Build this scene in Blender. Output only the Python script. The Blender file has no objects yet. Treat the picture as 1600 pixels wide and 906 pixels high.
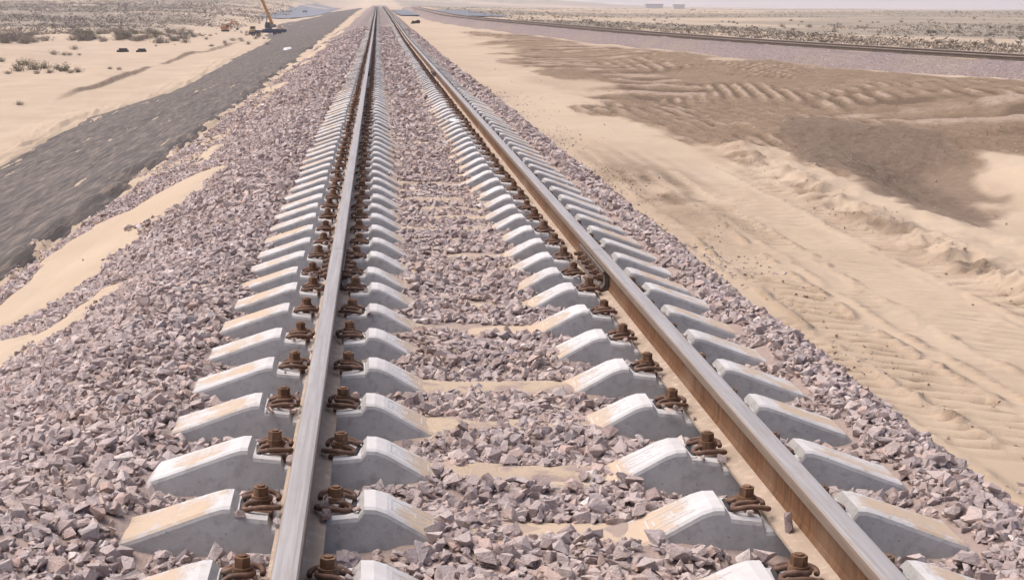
import bpy, bmesh, math, random
import numpy as np
from mathutils import Vector, Matrix, Euler

random.seed(7)
rng = np.random.default_rng(11)
R = math.radians
scn = bpy.context.scene
COL = scn.collection

# ------------------------------------------------------------------ camera
# metres; rail tops at z = 0, track along +Y, its centre line at x = 0
CAM = (-0.53, 0.0, 1.383)
cam_d = bpy.data.cameras.new('camera')
cam = bpy.data.objects.new('camera', cam_d)
COL.objects.link(cam)
cam.location = CAM
cam.rotation_mode = 'XYZ'
PITCH, ROLL = R(10.77), R(-0.25)
cam.matrix_world = (Matrix.Translation(CAM) @ Matrix.Rotation(R(90) - PITCH, 4, 'X') @ Matrix.Rotation(-ROLL, 4, 'Z'))
cam_d.sensor_width = 36.0
cam_d.lens = 36.0 * 2340 / 1600
cam_d.shift_x = (800 - 588) / 1600          # the photograph is a crop: its optical axis lies left of the middle
cam_d.clip_start = 0.05
cam_d.clip_end = 20000
scn.camera = cam

# ------------------------------------------------------------------ light
SUN_EL, SUN_AZ = R(60), R(-72)               # azimuth from +Y towards +X
world = bpy.data.worlds.new('World')
scn.world = world
world.use_nodes = True
wn = world.node_tree.nodes
wl = world.node_tree.links
wn.clear()
sky = wn.new('ShaderNodeTexSky')
sky.sky_type = 'NISHITA'
sky.sun_disc = False
sky.sun_elevation = SUN_EL
sky.sun_rotation = SUN_AZ
sky.altitude = 1000
sky.air_density = 0.45
sky.dust_density = 10.0
sky.ozone_density = 0.3
bg = wn.new('ShaderNodeBackground')
bg.inputs['Strength'].default_value = 0.15
wo = wn.new('ShaderNodeOutputWorld')
wl.new(sky.outputs[0], bg.inputs[0])
wl.new(bg.outputs[0], wo.inputs[0])
sun_d = bpy.data.lights.new('sun', 'SUN')
sun_d.energy = 0.72
sun_d.angle = R(60)
sun_d.color = (1.0, 0.96, 0.91)
sun = bpy.data.objects.new('sun', sun_d)
COL.objects.link(sun)
sdir = Vector((math.sin(SUN_AZ) * math.cos(SUN_EL), math.cos(SUN_AZ) * math.cos(SUN_EL), math.sin(SUN_EL)))
sun.rotation_euler = (-sdir).to_track_quat('-Z', 'Y').to_euler()
sun.location = (0, 0, 40)
vs = scn.view_settings
vs.view_transform = 'Standard'
vs.look = 'None'
vs.gamma = 1.0
vs.use_curve_mapping = False
vs.exposure = 0.94
scn.render.engine = 'CYCLES'
scn.cycles.use_denoising = True
scn.cycles.max_bounces = 6
scn.cycles.volume_bounces = 1

# ------------------------------------------------------------------ noise and height functions
def _hash(ix, iy, seed):
    h = (ix.astype(np.int64) * 374761393 + iy.astype(np.int64) * 668265263 + seed * 982451653) & 0xffffffff
    h = ((h ^ (h >> 13)) * 1274126177) & 0xffffffff
    h = h ^ (h >> 16)
    return (h & 0xffffff).astype(np.float64) / 0xffffff

def vn(x, y, seed=0):
    x = np.asarray(x, float); y = np.asarray(y, float)
    ix = np.floor(x); iy = np.floor(y)
    fx = x - ix; fy = y - iy
    ux = fx * fx * fx * (fx * (fx * 6 - 15) + 10); uy = fy * fy * fy * (fy * (fy * 6 - 15) + 10)
    a = _hash(ix, iy, seed); b = _hash(ix + 1, iy, seed); c = _hash(ix, iy + 1, seed); d = _hash(ix + 1, iy + 1, seed)
    return (a + (b - a) * ux + (c - a) * uy + (a - b - c + d) * ux * uy) * 2 - 1

def fbm(x, y, seed=0, octv=4):
    s = 0; a = 1.0; t = 0
    for i in range(octv):
        s = s + a * vn(x * 2 ** i + 17.3 * i, y * 2 ** i - 9.1 * i, seed + i)
        t += a; a *= 0.5
    return s / t * 1.5

def sm(a, b, t):
    u = np.clip((np.asarray(t, float) - a) / (b - a), 0, 1)
    return u * u * (3 - 2 * u)

def lerp(a, b, t):
    return a + (b - a) * t

def rise(Y):                                  # the line climbs very slightly in the distance
    Y = np.asarray(Y, float)
    t = np.clip(Y - 45, 0, 420)
    return 0.0038 * t * sm(0, 60, t)

def x2(Y):                                    # centre line of the second, curving track
    return 7.0 + np.clip(174.0 - np.asarray(Y, float), 0, 400) ** 2 / 1410.0

def seg_dist(x, y, pts):
    d = np.full(np.shape(x), 1e9)
    for (ax, ay), (bx, by) in zip(pts[:-1], pts[1:]):
        vx, vy = bx - ax, by - ay
        t = np.clip(((x - ax) * vx + (y - ay) * vy) / (vx * vx + vy * vy), 0, 1)
        d = np.minimum(d, np.hypot(x - ax - t * vx, y - ay - t * vy))
    return d

def poly_sd(x, y, pts):                       # signed distance, positive inside
    x = np.asarray(x, float); y = np.asarray(y, float)
    ins = np.zeros(np.shape(x), bool)
    n = len(pts)
    for i in range(n):
        ax, ay = pts[i]; bx, by = pts[(i + 1) % n]
        if ay == by:
            continue
        c = ((ay > y) != (by > y)) & (x < (bx - ax) * (y - ay) / (by - ay) + ax)
        ins ^= c
    d = seg_dist(x, y, list(pts) + [pts[0]])
    return np.where(ins, d, -d)

TOE_Y = [0, 30, 40, 57, 75, 93, 120, 183, 240, 330, 600]
TOE_X = [-10.8, -10.8, -11.3, -12.2, -11.0, -11.3, -12.2, -14.2, -19, -24, -30]
def toe(Y):
    return np.interp(Y, TOE_Y, TOE_X)
def mat_edge(Y):
    return -4.14 - 0.0016 * np.clip(np.asarray(Y, float) - 30, 0, 400) + 0.22 * fbm(np.asarray(Y) * 0.5, 3.1, 71, 4)
def left_flat(Y):
    return lerp(-3.0, -4.4, sm(90, 270, Y))

# ballast shape, without rise
LBX = [-5.4, -4.3, -3.8, -3.3, -1.80, -1.35, 0, 1.36, 1.56, 3.5]
LBZ = [-2.3, -1.42, -1.12, -0.98, -0.25, -0.205, -0.215, -0.205, -0.25, -1.95]
def crib(Y):
    return lerp(-0.272, -0.222, sm(10, 36, Y))

SPACE = [0.6] * 200
sleeper_y = [4.443 - 0.6 * 4]
while sleeper_y[-1] < 330:
    k = len(sleeper_y) - 5
    s = 0.6
    if 5 < k < 14:
        s = [0.50, 0.56, 0.565, 0.565, 0.60, 0.55, 0.58, 0.6][k - 6]
    sleeper_y.append(sleeper_y[-1] + s)
SLY = np.array(sleeper_y)
def near_sleeper(Y):                          # signed distance along the track to the closest sleeper
    i = np.clip(np.searchsorted(SLY, Y), 1, len(SLY) - 1)
    a = Y - SLY[i - 1]; b = Y - SLY[i]
    return np.where(np.abs(a) < np.abs(b), a, b)

def ballast_z(x, Y):
    x = np.asarray(x, float); Y = np.asarray(Y, float)
    z = np.interp(x, LBX, LBZ)
    ax = np.abs(x)
    inner = sm(1.42, 1.18, ax)
    c = crib(Y) + 0.032 * sm(0.62, 0.25, ax) * sm(30, 10, Y) + 0.014 * sm(30, 10, Y)
    dy = np.abs(near_sleeper(Y))
    c = c - 0.02 * sm(0.12, 0.3, dy) * sm(30, 10, Y)
    z = z * (1 - inner) + c * inner
    z = z + 0.022 * fbm(x * 2.2, Y * 2.2, 5, 3) + 0.03 * fbm(x * 0.7, Y * 0.7, 9, 2) * sm(1.35, 1.7, ax)
    return z + rise(Y)

TONGUE = [(-2.2, 18.3), (-3.0, 19.3), (-3.6, 18.2), (-4.0, 16), (-4.3, 13.5), (-4.5, 5), (-3.1, 5.0), (-2.86, 8.0), (-2.5, 8.9), (-2.25, 10.2),
          (-2.48, 10.35), (-2.72, 10.1), (-2.75, 10.6), (-2.6, 11.4), (-2.47, 13.2), (-2.22, 15.3)]

def ground_z(x, Y, fine=True):
    x = np.asarray(x, float); Y = np.asarray(Y, float)
    r = np.hypot(x, Y)
    # --- left of the track
    t = toe(Y)
    lf = left_flat(Y)
    me = -4.12 - 0.0016 * np.clip(Y - 30, 0, 400)
    u = np.clip((me - x) / (me - t), 0, 1.0)
    slope = lerp(-1.08, lf, u)
    streak = fbm(x * 0.9 + Y * 0.05, Y * 0.22 - x * 0.1, 21, 4)
    streak2 = 0.6 * fbm(x * 5.0 + Y * 0.22, Y * 0.2, 27, 5) + 0.6 * fbm(x * 13.0 + Y * 0.5, Y * 0.6, 29, 3)
    drift = -0.140 + 0.025 * streak + 0.085 * streak2 + 0.025 * np.clip(fbm(x * 0.3, Y * 0.12, 33, 2), -0.4, 1)
    drift = drift + 0.30 * sm(0.88, 1.02, u + 0.05 * fbm(x * 0.2, Y * 0.12, 35, 3)) + 0.06 * sm(0.5, 0.95, u) * sm(60, 25, Y)
    zl = slope + drift
    far_l = x < t
    flat = lf + 0.16 * fbm(x * 0.11, Y * 0.07, 41, 4) + 0.02 * fbm(x * 1.3, Y * 0.6, 43, 3) * fine
    bl = sm(t + 0.4, t - 1.6, x)
    zl = zl * (1 - bl) + (flat + 0.05) * bl
    # scarp along an old cut in the flat
    sx = np.interp(Y, [60, 71, 95, 120, 168, 200], [-14.4, -14.9, -15.3, -15.9, -16.7, -17.2]) + 0.12 * fbm(Y * 0.15, 1.0, 47, 3)
    sc_h = 0.17 * sm(66, 74, Y) * sm(185, 165, Y) * (0.75 + 0.5 * vn(Y * 0.08, 2.0, 48)) * (1 - 0.95 * sm(99, 101, Y) * sm(107, 104, Y))
    zl = zl + sc_h * sm(sx + 0.05, sx - 0.10, x) * sm(sx - 7, sx - 1, x)
    # low dunes and rising scrub plain further left
    dune = sm(-17, -30, x)
    zl = zl + dune * (0.75 * np.clip(fbm(x * 0.022 + 3, Y * 0.03, 51, 3), -0.2, 1) + 0.25 * np.clip(fbm(x * 0.09, Y * 0.06, 53, 3), -0.3, 1)
                      + 0.9 * np.exp(-((Y - 112) / 9.0) ** 2) * sm(-20, -27, x))
    # --- right of the track
    e = x2(Y) - x
    near_lvl = lerp(-1.62, -0.85, sm(24, 60, Y))
    near_lvl = lerp(near_lvl, -1.15, sm(14, 30, x) * sm(30, 10, Y))
    zr = lerp(near_lvl, -0.62, sm(9.5, 3.5, e) * sm(5, 40, Y))
    zr = np.where(e < 0, lerp(-0.62, -1.5, sm(0, -50, e)), zr)
    zr = zr + 0.07 * fbm(x * 0.35, Y * 0.25, 61, 4)
    # windrow of pushed sand beside the haul track
    wx = 6.55 + 0.25 * fbm(Y * 0.2, 7.7, 63, 2) + 0.5 * sm(24, 34, Y)
    wmask = sm(12, 15, Y) * sm(36, 31, Y)
    wd = x - wx
    rough = (0.75 + 0.9 * fbm(x * 2.6, Y * 2.6, 65, 5))
    rough = rough + 0.35 * fbm(x * 9, Y * 9, 66, 3)
    rough = rough + 0.5 * np.abs(fbm(x * 4.5, Y * 4.5, 64, 4)) - 0.2
    zr = zr + wmask * 0.10 * rough * np.exp(-(wd / 0.30) ** 2)
    zr = zr + (0.09 + 0.08 * fbm(x * 1.4, Y * 1.0, 68, 5)) * wmask * sm(-0.3, 0.5, wd) * sm(3.0, 1.0, wd)
    # shallow pit behind it with a dark cut face at its far side
    pd = poly_sd(x, Y, [(7.6, 20.5), (8.4, 27.5), (9.3, 31.5), (11.5, 30.2), (12.5, 24), (12.0, 19.0), (9.5, 18.0)])
    zr = zr - 0.5 * sm(-0.5, 1.5, pd + 0.25 * fbm(x * 0.9, Y * 0.7, 62, 4))
    plate = sm(-0.3, 1.0, -seg_dist(x, Y, [(9.3, 34), (14, 32)]) + 2.2)
    zr = zr + 0.28 * plate * sm(30.5, 32.5, Y)
    # bulldozed ground: long curving grooves
    br = brown(x, Y)
    gv_ = groove(x, Y)
    zr = zr + br * (0.04 * gv_ + 0.03 * fbm(x * 2.4, Y * 1.6, 75, 6))
    if fine:
        zr = zr + tread(x, Y)[0]
        rp = np.sin((Y * 0.95 + x * 0.25 + 0.22 * fbm(x * 1.2, Y * 1.2, 85, 2)) * 2 * np.pi / 0.19)
        zr = zr + 0.011 * rp * sm(3.2, 4.2, x) * sm(26, 15, Y) * (1 - br)
        zr = zr + 0.018 * fbm(x * 3.1, Y * 3.1, 87, 4) * (0.35 + 0.65 * sm(0, 0.5, fbm(x * 0.5, Y * 0.4, 89, 2)))
    # --- core of the embankment under the ballast
    bz = np.interp(x, LBX, LBZ)
    core = np.where(x < 0, bz - 0.13, bz - 0.35)
    wl_ = sm(-4.5, -3.9, x)
    tng = poly_sd(x + 0.10 * fbm(x * 1.3, Y * 0.9, 91, 3), Y + 0.25 * fbm(x * 1.1, Y * 0.6, 93, 3), TONGUE)
    tng = tng - 0.9 * np.exp(-(((x + 2.95) / 0.36) ** 2 + ((Y - 10.1 + 0.5 * (x + 2.95)) / 0.55) ** 2)) - 1.1 * np.exp(-(((x + 3.85) / 0.30) ** 2 + ((Y - 12.6) / 1.5) ** 2))
    thick = lerp(-0.10, 0.045, sm(-0.35, 0.40, tng + 0.12 * fbm(x * 2.5, Y * 1.6, 98, 4)))
    thick = np.maximum(thick, -0.10 + (0.10 + 0.13 * fbm(x * 1.5 + Y * 0.05, Y * 0.30, 95, 5)) * sm(17, 20, Y) * sm(-2.75, -3.35, x + 0.3 * fbm(x * 0.8, Y * 0.35, 96, 3)))
    thick = np.maximum(thick, -0.07 + 0.14 * fbm(x * 1.0, Y * 0.5, 97, 3) * sm(17, 14, Y) * sm(-3.4, -4.0, x))
    corel = bz + thick
    zl2 = zl * (1 - wl_) + np.minimum(corel, 0.2) * wl_
    zr2 = np.where(x < 1.9, core, np.maximum(zr, core))
    z = np.where(x < -1.9, zl2, np.where(x < 1.9, np.minimum(core, -0.45), zr2))
    # --- far relief
    left_w = sm(-10, -60, x)
    z = z + left_w * 0.0125 * np.clip(Y - 230, 0, 1700)
    z = z + 0.8 * sm(150, 500, r) * fbm(x * 0.012, Y * 0.012, 55, 3) * sm(12, 45, np.abs(x - 3))
    mid = sm(900, 2200, Y) * np.exp(-((x / np.maximum(Y, 1) - 0.0) / 0.13) ** 2)
    z = z + mid * (22 + 7 * fbm(x * 0.003, Y * 0.0016, 57, 3))
    z = z - 2.0 * sm(400, 1500, Y) * (1 - left_w) * (1 - sm(0.0, 0.13, 0.13 - np.abs(x / np.maximum(Y, 1))))
    return z + rise(np.clip(Y, 0, 400))

def tread(x, Y):
    """cleat marks of crawler tracks in the haul lane: relief, and turned sand with trough shade put into its colour"""
    z = 0; turned_shade = 0
    for (cx, wdt, amp, per, sd, str_) in ((4.0, 0.32, 0.045, 0.30, 81, 1.0), (4.72, 0.20, 0.028, 0.27, 82, 0.7), (5.35, 0.45, 0.012, 0.24, 83, 0.25), (6.0, 0.22, 0.026, 0.30, 84, 0.7), (3.35, 0.2, 0.02, 0.25, 86, 0.5)):
        xx = cx + 0.12 * fbm(Y * 0.12, sd * 1.0, sd, 2) + 0.22 * sm(14, 8, Y)
        d = x - xx
        m = sm(wdt, wdt * 0.6, np.abs(d)) * sm(30, 24, Y) * np.clip(0.55 + 1.0 * fbm(x * 0.9, Y * 0.45, sd + 5, 3), 0, 1)
        ph = np.sin((Y + 0.5 * d + 0.10 * vn(x * 2, Y * 1.2, sd + 9)) * 2 * np.pi / per)
        ph = np.sign(ph) * np.abs(ph) ** 0.7
        lip = np.exp(-((np.abs(d) - wdt) / 0.06) ** 2) * sm(30, 24, Y) * (0.5 + 0.8 * fbm(x * 3, Y * 3, sd + 2, 3))
        z = z + m * (amp * ph - 0.6 * amp) + 0.9 * amp * lip
        turned_shade = np.maximum(turned_shade, str_ * np.clip(m * (0.45 - 0.85 * ph) + 0.5 * lip, 0, 1))  # trough shade put into the colour along with the turned sand of the lips
    return z, turned_shade

def groove(x, Y):
    """furrows left by crawler tracks and a dozer blade, -1 to 1"""
    w = fbm(x * 0.22, Y * 0.10, 67, 3)
    def ribs(depth, per, lean, curve, seed):
        q = (Y + 2.2 * w + 0.30 * x) / depth
        n = np.floor(q); fr = q - n - 0.5
        h = _hash(n, n * 0 + seed, seed)
        m = sm(0.52, 0.36, np.abs(fr)) * (h > 0.15)
        u = x + (lean + 0.10 * (h - 0.5)) * (Y - 40) + curve * (Y - 40) ** 2 + 0.25 * w
        ph = np.sin(u * 2 * np.pi / (per * (0.8 + 0.5 * h)))
        return m * np.sign(ph) * np.abs(ph) ** 0.7 - 0.4 * np.exp(-((np.abs(fr) - 0.5) / 0.08) ** 2)
    A = ribs(4.0, 0.38, 0.055, 0.0012, 201)
    B = ribs(5.5, 0.45, -0.075, 0.0, 211)
    C = np.sin((Y * 0.9 + 0.32 * x + 1.6 * w) / 2.3 * 2 * np.pi)
    C = np.sign(C) * np.abs(C) ** 0.7
    n1 = fbm(x * 0.15, Y * 0.06, 169, 2) + 0.03 * (x - 11)
    a = sm(0.0, -0.10, n1); c = sm(0.18, 0.30, n1)
    g = A * a + C * c + B * (1 - a) * (1 - c)
    env = np.clip(0.62 + 0.9 * fbm(x * 0.8, Y * 0.22, 73, 3), 0.35, 1)
    pitm = sm(-1.2, 0.2, poly_sd(x, Y, [(7.7, 20), (8.3, 28.5), (9.0, 33.5), (12.5, 33.0), (14.0, 28), (12.5, 18), (9.8, 17)]))
    return g * env * (1 - 0.8 * pitm)

BROWN = [(5.2, 104), (4.9, 70), (4.75, 51), (5.7, 37), (6.3, 30.5), (7.5, 28.5), (7.7, 22), (8.8, 22.5), (10.8, 27), (11.8, 30.5), (14, 30), (20, 27), (40, 18), (60, 18), (40, 45), (9.5, 100)]
def brown(x, Y):
    d = poly_sd(x, Y, BROWN)
    e = x2(Y) - x
    n = 1.0 * fbm(x * 0.45, Y * 0.3, 101, 5)
    b = sm(-0.3, 0.35, d + n) * sm(2.2, 3.0, e + 0.7 * fbm(x * 0.3, Y * 0.2, 103, 3))
    hole = sm(0.35, 0.55, fbm(x * 0.22 + 9, Y * 0.12, 105, 4)) * 0.8
    return b * (1 - hole)

# a pixel of the 1600 x 906 photograph -> a point on the ground
def at(px, py):
    M = np.array(cam.matrix_world.to_3x3())
    v = M @ np.array([(px - 588) / 2340.0, -(py - 453) / 2340.0, -1.0])
    ts = np.exp(np.linspace(math.log(2.0), math.log(4500), 6000))
    X = CAM[0] + v[0] * ts; Yy = CAM[1] + v[1] * ts; Z = CAM[2] + v[2] * ts
    g = ground_z(X, Yy, False)
    i = int(np.argmax(g > Z))
    return float(X[i]), float(Yy[i]), float(g[i])

# ------------------------------------------------------------------ object helpers
def link(o, parent=None):
    COL.objects.link(o)
    if parent is not None:
        o.parent = parent
    return o

def tag(o, label=None, cat=None, group=None, kind=None):
    if label: o['label'] = label
    if cat: o['category'] = cat
    if group: o['group'] = group
    if kind: o['kind'] = kind
    return o

def mesh_np(name, V, F, mats=(), smooth=False, mat_idx=None):
    """V (n,3); F (m,k) all faces of one size"""
    V = np.asarray(V, np.float32); F = np.asarray(F, np.int32)
    me = bpy.data.meshes.new(name)
    k = F.shape[1]
    me.vertices.add(len(V)); me.vertices.foreach_set('co', V.ravel())
    me.loops.add(F.size); me.loops.foreach_set('vertex_index', F.ravel())
    me.polygons.add(len(F))
    me.polygons.foreach_set('loop_start', np.arange(0, F.size, k, dtype=np.int32))
    me.polygons.foreach_set('use_smooth', np.full(len(F), smooth, bool))
    for m in mats: me.materials.append(m)
    if mat_idx is not None: me.polygons.foreach_set('material_index', np.asarray(mat_idx, np.int32))
    me.update(calc_edges=True)
    return me

def bm_mesh(name, bm, mats, smooth=False):
    me = bpy.data.meshes.new(name)
    bmesh.ops.recalc_face_normals(bm, faces=bm.faces)
    bm.to_mesh(me); bm.free()
    for m in mats: me.materials.append(m)
    if smooth:
        for p in me.polygons: p.use_smooth = True
    return me

def obj(name, me, parent=None, loc=None):
    o = bpy.data.objects.new(name, me)
    link(o, parent)
    if loc is not None: o.location = loc
    return o

def b_box(bm, x0, x1, y0, y1, z0, z1, mi=0, M=None, bev=0.0):
    vs_ = [bm.verts.new(c) for c in ((x0,y0,z0),(x1,y0,z0),(x1,y1,z0),(x0,y1,z0),(x0,y0,z1),(x1,y0,z1),(x1,y1,z1),(x0,y1,z1))]
    fs = [bm.faces.new([vs_[i] for i in q]) for q in ((3,2,1,0),(4,5,6,7),(0,1,5,4),(1,2,6,5),(2,3,7,6),(3,0,4,7))]
    for f in fs: f.material_index = mi
    if M is not None:
        for v in vs_: v.co = M @ v.co
    if bev > 0:
        es = list({e for f in fs for e in f.edges})
        r = bmesh.ops.bevel(bm, geom=es, offset=bev, segments=1, affect='EDGES')
        for f in r['faces']: f.material_index = mi
    return fs

def b_cyl(bm, p0, p1, r0, r1=None, n=10, mi=0, cap=True):
    p0 = Vector(p0); p1 = Vector(p1); r1 = r0 if r1 is None else r1
    d = (p1 - p0).normalized()
    a = d.orthogonal().normalized(); b = d.cross(a)
    A = [bm.verts.new(p0 + (a * math.cos(t) + b * math.sin(t)) * r0) for t in [2*math.pi*i/n for i in range(n)]]
    B = [bm.verts.new(p1 + (a * math.cos(t) + b * math.sin(t)) * r1) for t in [2*math.pi*i/n for i in range(n)]]
    for i in range(n):
        f = bm.faces.new((A[i], A[(i+1) % n], B[(i+1) % n], B[i])); f.material_index = mi
    if cap:
        bm.faces.new(A[::-1]).material_index = mi
        bm.faces.new(B).material_index = mi

def b_tube(bm, pts, r, n=8, mi=0):
    pts = [Vector(p) for p in pts]
    rings = []
    up = Vector((0, 0, 1))
    for i, p in enumerate(pts):
        t = (pts[min(i+1, len(pts)-1)] - pts[max(i-1, 0)]).normalized()
        a = t.cross(up)
        if a.length < 1e-4: a = Vector((1, 0, 0))
        a.normalize(); b = a.cross(t)
        rr = r[i] if isinstance(r, (list, tuple)) else r
        rings.append([bm.verts.new(p + (a * math.cos(q) + b * math.sin(q)) * rr) for q in [2*math.pi*k/n for k in range(n)]])
    for A, B in zip(rings[:-1], rings[1:]):
        for k in range(n):
            bm.faces.new((A[k], A[(k+1) % n], B[(k+1) % n], B[k])).material_index = mi
    bm.faces.new(rings[0][::-1]).material_index = mi
    bm.faces.new(rings[-1]).material_index = mi

def catmull(P, n=5):
    P = [Vector(p) for p in P]
    out = []
    for i in range(len(P) - 1):
        p0 = P[max(i-1, 0)]; p1 = P[i]; p2 = P[i+1]; p3 = P[min(i+2, len(P)-1)]
        for k in range(n):
            t = k / n
            out.append(0.5 * ((2*p1) + (p2-p0)*t + (2*p0-5*p1+4*p2-p3)*t*t + (3*p1-p0-3*p2+p3)*t*t*t))
    out.append(P[-1])
    return out

def copy_tree(o, parent=None):
    c = o.copy(); COL.objects.link(c); c.parent = parent
    for ch in o.children: copy_tree(ch, c)
    return c

# ------------------------------------------------------------------ materials
class NT:
    def __init__(s, name):
        s.m = bpy.data.materials.new(name); s.m.use_nodes = True
        s.t = s.m.node_tree; s.t.nodes.clear()
        s.out = s.n('ShaderNodeOutputMaterial'); s.b = s.n('ShaderNodeBsdfPrincipled')
        s.l(s.b.outputs[0], s.out.inputs[0])
        s.b.inputs['Specular IOR Level'].default_value = 0.2
    def n(s, k, **kw):
        nd = s.t.nodes.new(k)
        for a, v in kw.items(): setattr(nd, a, v)
        return nd
    def l(s, a, b): s.t.links.new(a, b)
    def put(s, sock, v):
        if hasattr(v, 'is_linked') or isinstance(v, bpy.types.NodeSocket): s.l(v, sock)
        else:
            if isinstance(v, tuple) and len(v) == 3 and sock.type == 'RGBA': v = (*v, 1)
            sock.default_value = v
    def pos(s, sc=(1, 1, 1), obj_=False):
        tc = s.n('ShaderNodeTexCoord') if obj_ else s.n('ShaderNodeNewGeometry')
        mp = s.n('ShaderNodeMapping'); mp.inputs['Scale'].default_value = sc
        s.l(tc.outputs['Object' if obj_ else 'Position'], mp.inputs[0])
        return mp.outputs[0]
    def noise(s, vec, scale, detail=4, rough=0.55, out=0):
        nd = s.n('ShaderNodeTexNoise'); nd.inputs['Scale'].default_value = scale
        nd.inputs['Detail'].default_value = detail; nd.inputs['Roughness'].default_value = rough
        s.l(vec, nd.inputs['Vector']); return nd.outputs[out]
    def vor(s, vec, scale, feat='F1', out='Distance'):
        nd = s.n('ShaderNodeTexVoronoi', feature=feat); nd.inputs['Scale'].default_value = scale
        s.l(vec, nd.inputs['Vector']); return nd.outputs[out]
    def ramp(s, f, a, b, va=0.0, vb=1.0):
        nd = s.n('ShaderNodeMapRange', clamp=True)
        s.put(nd.inputs[0], f)
        for i, v in ((1, a), (2, b), (3, va), (4, vb)): s.put(nd.inputs[i], v)
        return nd.outputs[0]
    def mix(s, f, a, b, mode='MIX'):
        nd = s.n('ShaderNodeMix', data_type='RGBA', blend_type=mode)
        s.put(nd.inputs[0], f); s.put(nd.inputs[6], a); s.put(nd.inputs[7], b)
        return nd.outputs[2]
    def math(s, op, a, b=0.0):
        nd = s.n('ShaderNodeMath', operation=op); s.put(nd.inputs[0], a); s.put(nd.inputs[1], b)
        return nd.outputs[0]
    def attr(s, name):
        nd = s.n('ShaderNodeAttribute'); nd.attribute_name = name
        return nd
    def sep(s, c):
        nd = s.n('ShaderNodeSeparateColor'); s.l(c, nd.inputs[0]); return nd.outputs
    def bump(s, h, strength=0.5, dist=0.01, nrm=None):
        nd = s.n('ShaderNodeBump'); nd.inputs['Strength'].default_value = strength; nd.inputs['Distance'].default_value = dist
        s.l(h, nd.inputs['Height'])
        if nrm is not None: s.l(nrm, nd.inputs['Normal'])
        return nd.outputs[0]
    def fin(s, col, rough=0.9, nrm=None, metal=0.0):
        s.put(s.b.inputs['Base Color'], col); s.put(s.b.inputs['Roughness'], rough); s.put(s.b.inputs['Metallic'], metal)
        if nrm is not None: s.l(nrm, s.b.inputs['Normal'])
        return s.m

SAND = (0.455, 0.364, 0.268)
SAND2 = (0.405, 0.317, 0.228)
def m_sand():
    s = NT('sand'); P = s.pos()
    a = s.sep(s.attr('cover').outputs['Color'])
    n1 = s.noise(P, 0.35, 5); n2 = s.noise(P, 6, 5); n3 = s.noise(P, 60, 3)
    c = s.mix(s.ramp(n1, 0.35, 0.65), SAND, SAND2)
    c = s.mix(s.ramp(n2, 0.45, 0.75, 0, 0.35), c, (0.43, 0.32, 0.24))
    bn = s.noise(s.pos((1, 0.6, 1)), 1.6, 6, 0.65)
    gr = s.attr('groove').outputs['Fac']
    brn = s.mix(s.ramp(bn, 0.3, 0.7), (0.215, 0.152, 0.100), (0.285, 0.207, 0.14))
    g1 = s.math('ADD', gr, s.math('MULTIPLY', s.math('SUBTRACT', bn, 0.5), 0.5))  # furrow shading and drying put into colour: crests pale, troughs dark
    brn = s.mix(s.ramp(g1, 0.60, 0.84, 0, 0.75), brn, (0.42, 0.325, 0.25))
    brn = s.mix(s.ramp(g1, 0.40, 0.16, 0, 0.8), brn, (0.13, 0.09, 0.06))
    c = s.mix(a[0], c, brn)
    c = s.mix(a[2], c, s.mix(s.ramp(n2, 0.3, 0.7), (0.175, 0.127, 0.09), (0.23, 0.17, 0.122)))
    # thin dry growth and crust on the far plains
    v1 = s.noise(P, 0.06, 8, 0.7); v2 = s.noise(P, 0.5, 6, 0.7)
    veg = s.mix(s.ramp(v2, 0.32, 0.68), (0.185, 0.16, 0.122), (0.31, 0.26, 0.20))
    c = s.mix(s.math('MULTIPLY', a[1], s.ramp(v1, 0.28, 0.46)), c, veg)
    h = s.math('ADD', s.math('MULTIPLY', n2, 0.7), s.math('MULTIPLY', n3, 0.3))
    b1 = s.bump(h, 0.5, 0.02)
    hb = s.math('MULTIPLY', s.noise(P, 3.2, 7, 0.7), a[0])
    c = s.mix(s.math('MULTIPLY', s.ramp(s.noise(P, 5.5, 6, 0.7), 0.52, 0.64), s.math('MULTIPLY', a[0], 0.5)), c, (0.14, 0.097, 0.066))
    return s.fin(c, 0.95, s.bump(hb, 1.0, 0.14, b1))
M_SAND = m_sand()

def stone_cols(s, rnd):
    nd = s.n('ShaderNodeValToRGB'); cr = nd.color_ramp
    pal = [(0.0, (0.28, 0.21, 0.196)), (0.10, (0.36, 0.29, 0.27)), (0.3, (0.435, 0.355, 0.33)), (0.5, (0.49, 0.41, 0.388)),
           (0.64, (0.405, 0.352, 0.338)), (0.8, (0.54, 0.445, 0.405)), (0.92, (0.47, 0.33, 0.275)), (1.0, (0.68, 0.62, 0.58))]
    cr.elements[0].position = 0; cr.elements[0].color = (*pal[0][1], 1)
    cr.elements[1].position = 1; cr.elements[1].color = (*pal[-1][1], 1)
    for p, c in pal[1:-1]:
        e = cr.elements.new(p); e.color = (*c, 1)
    s.l(rnd, nd.inputs[0])
    return nd.outputs[0]

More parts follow.
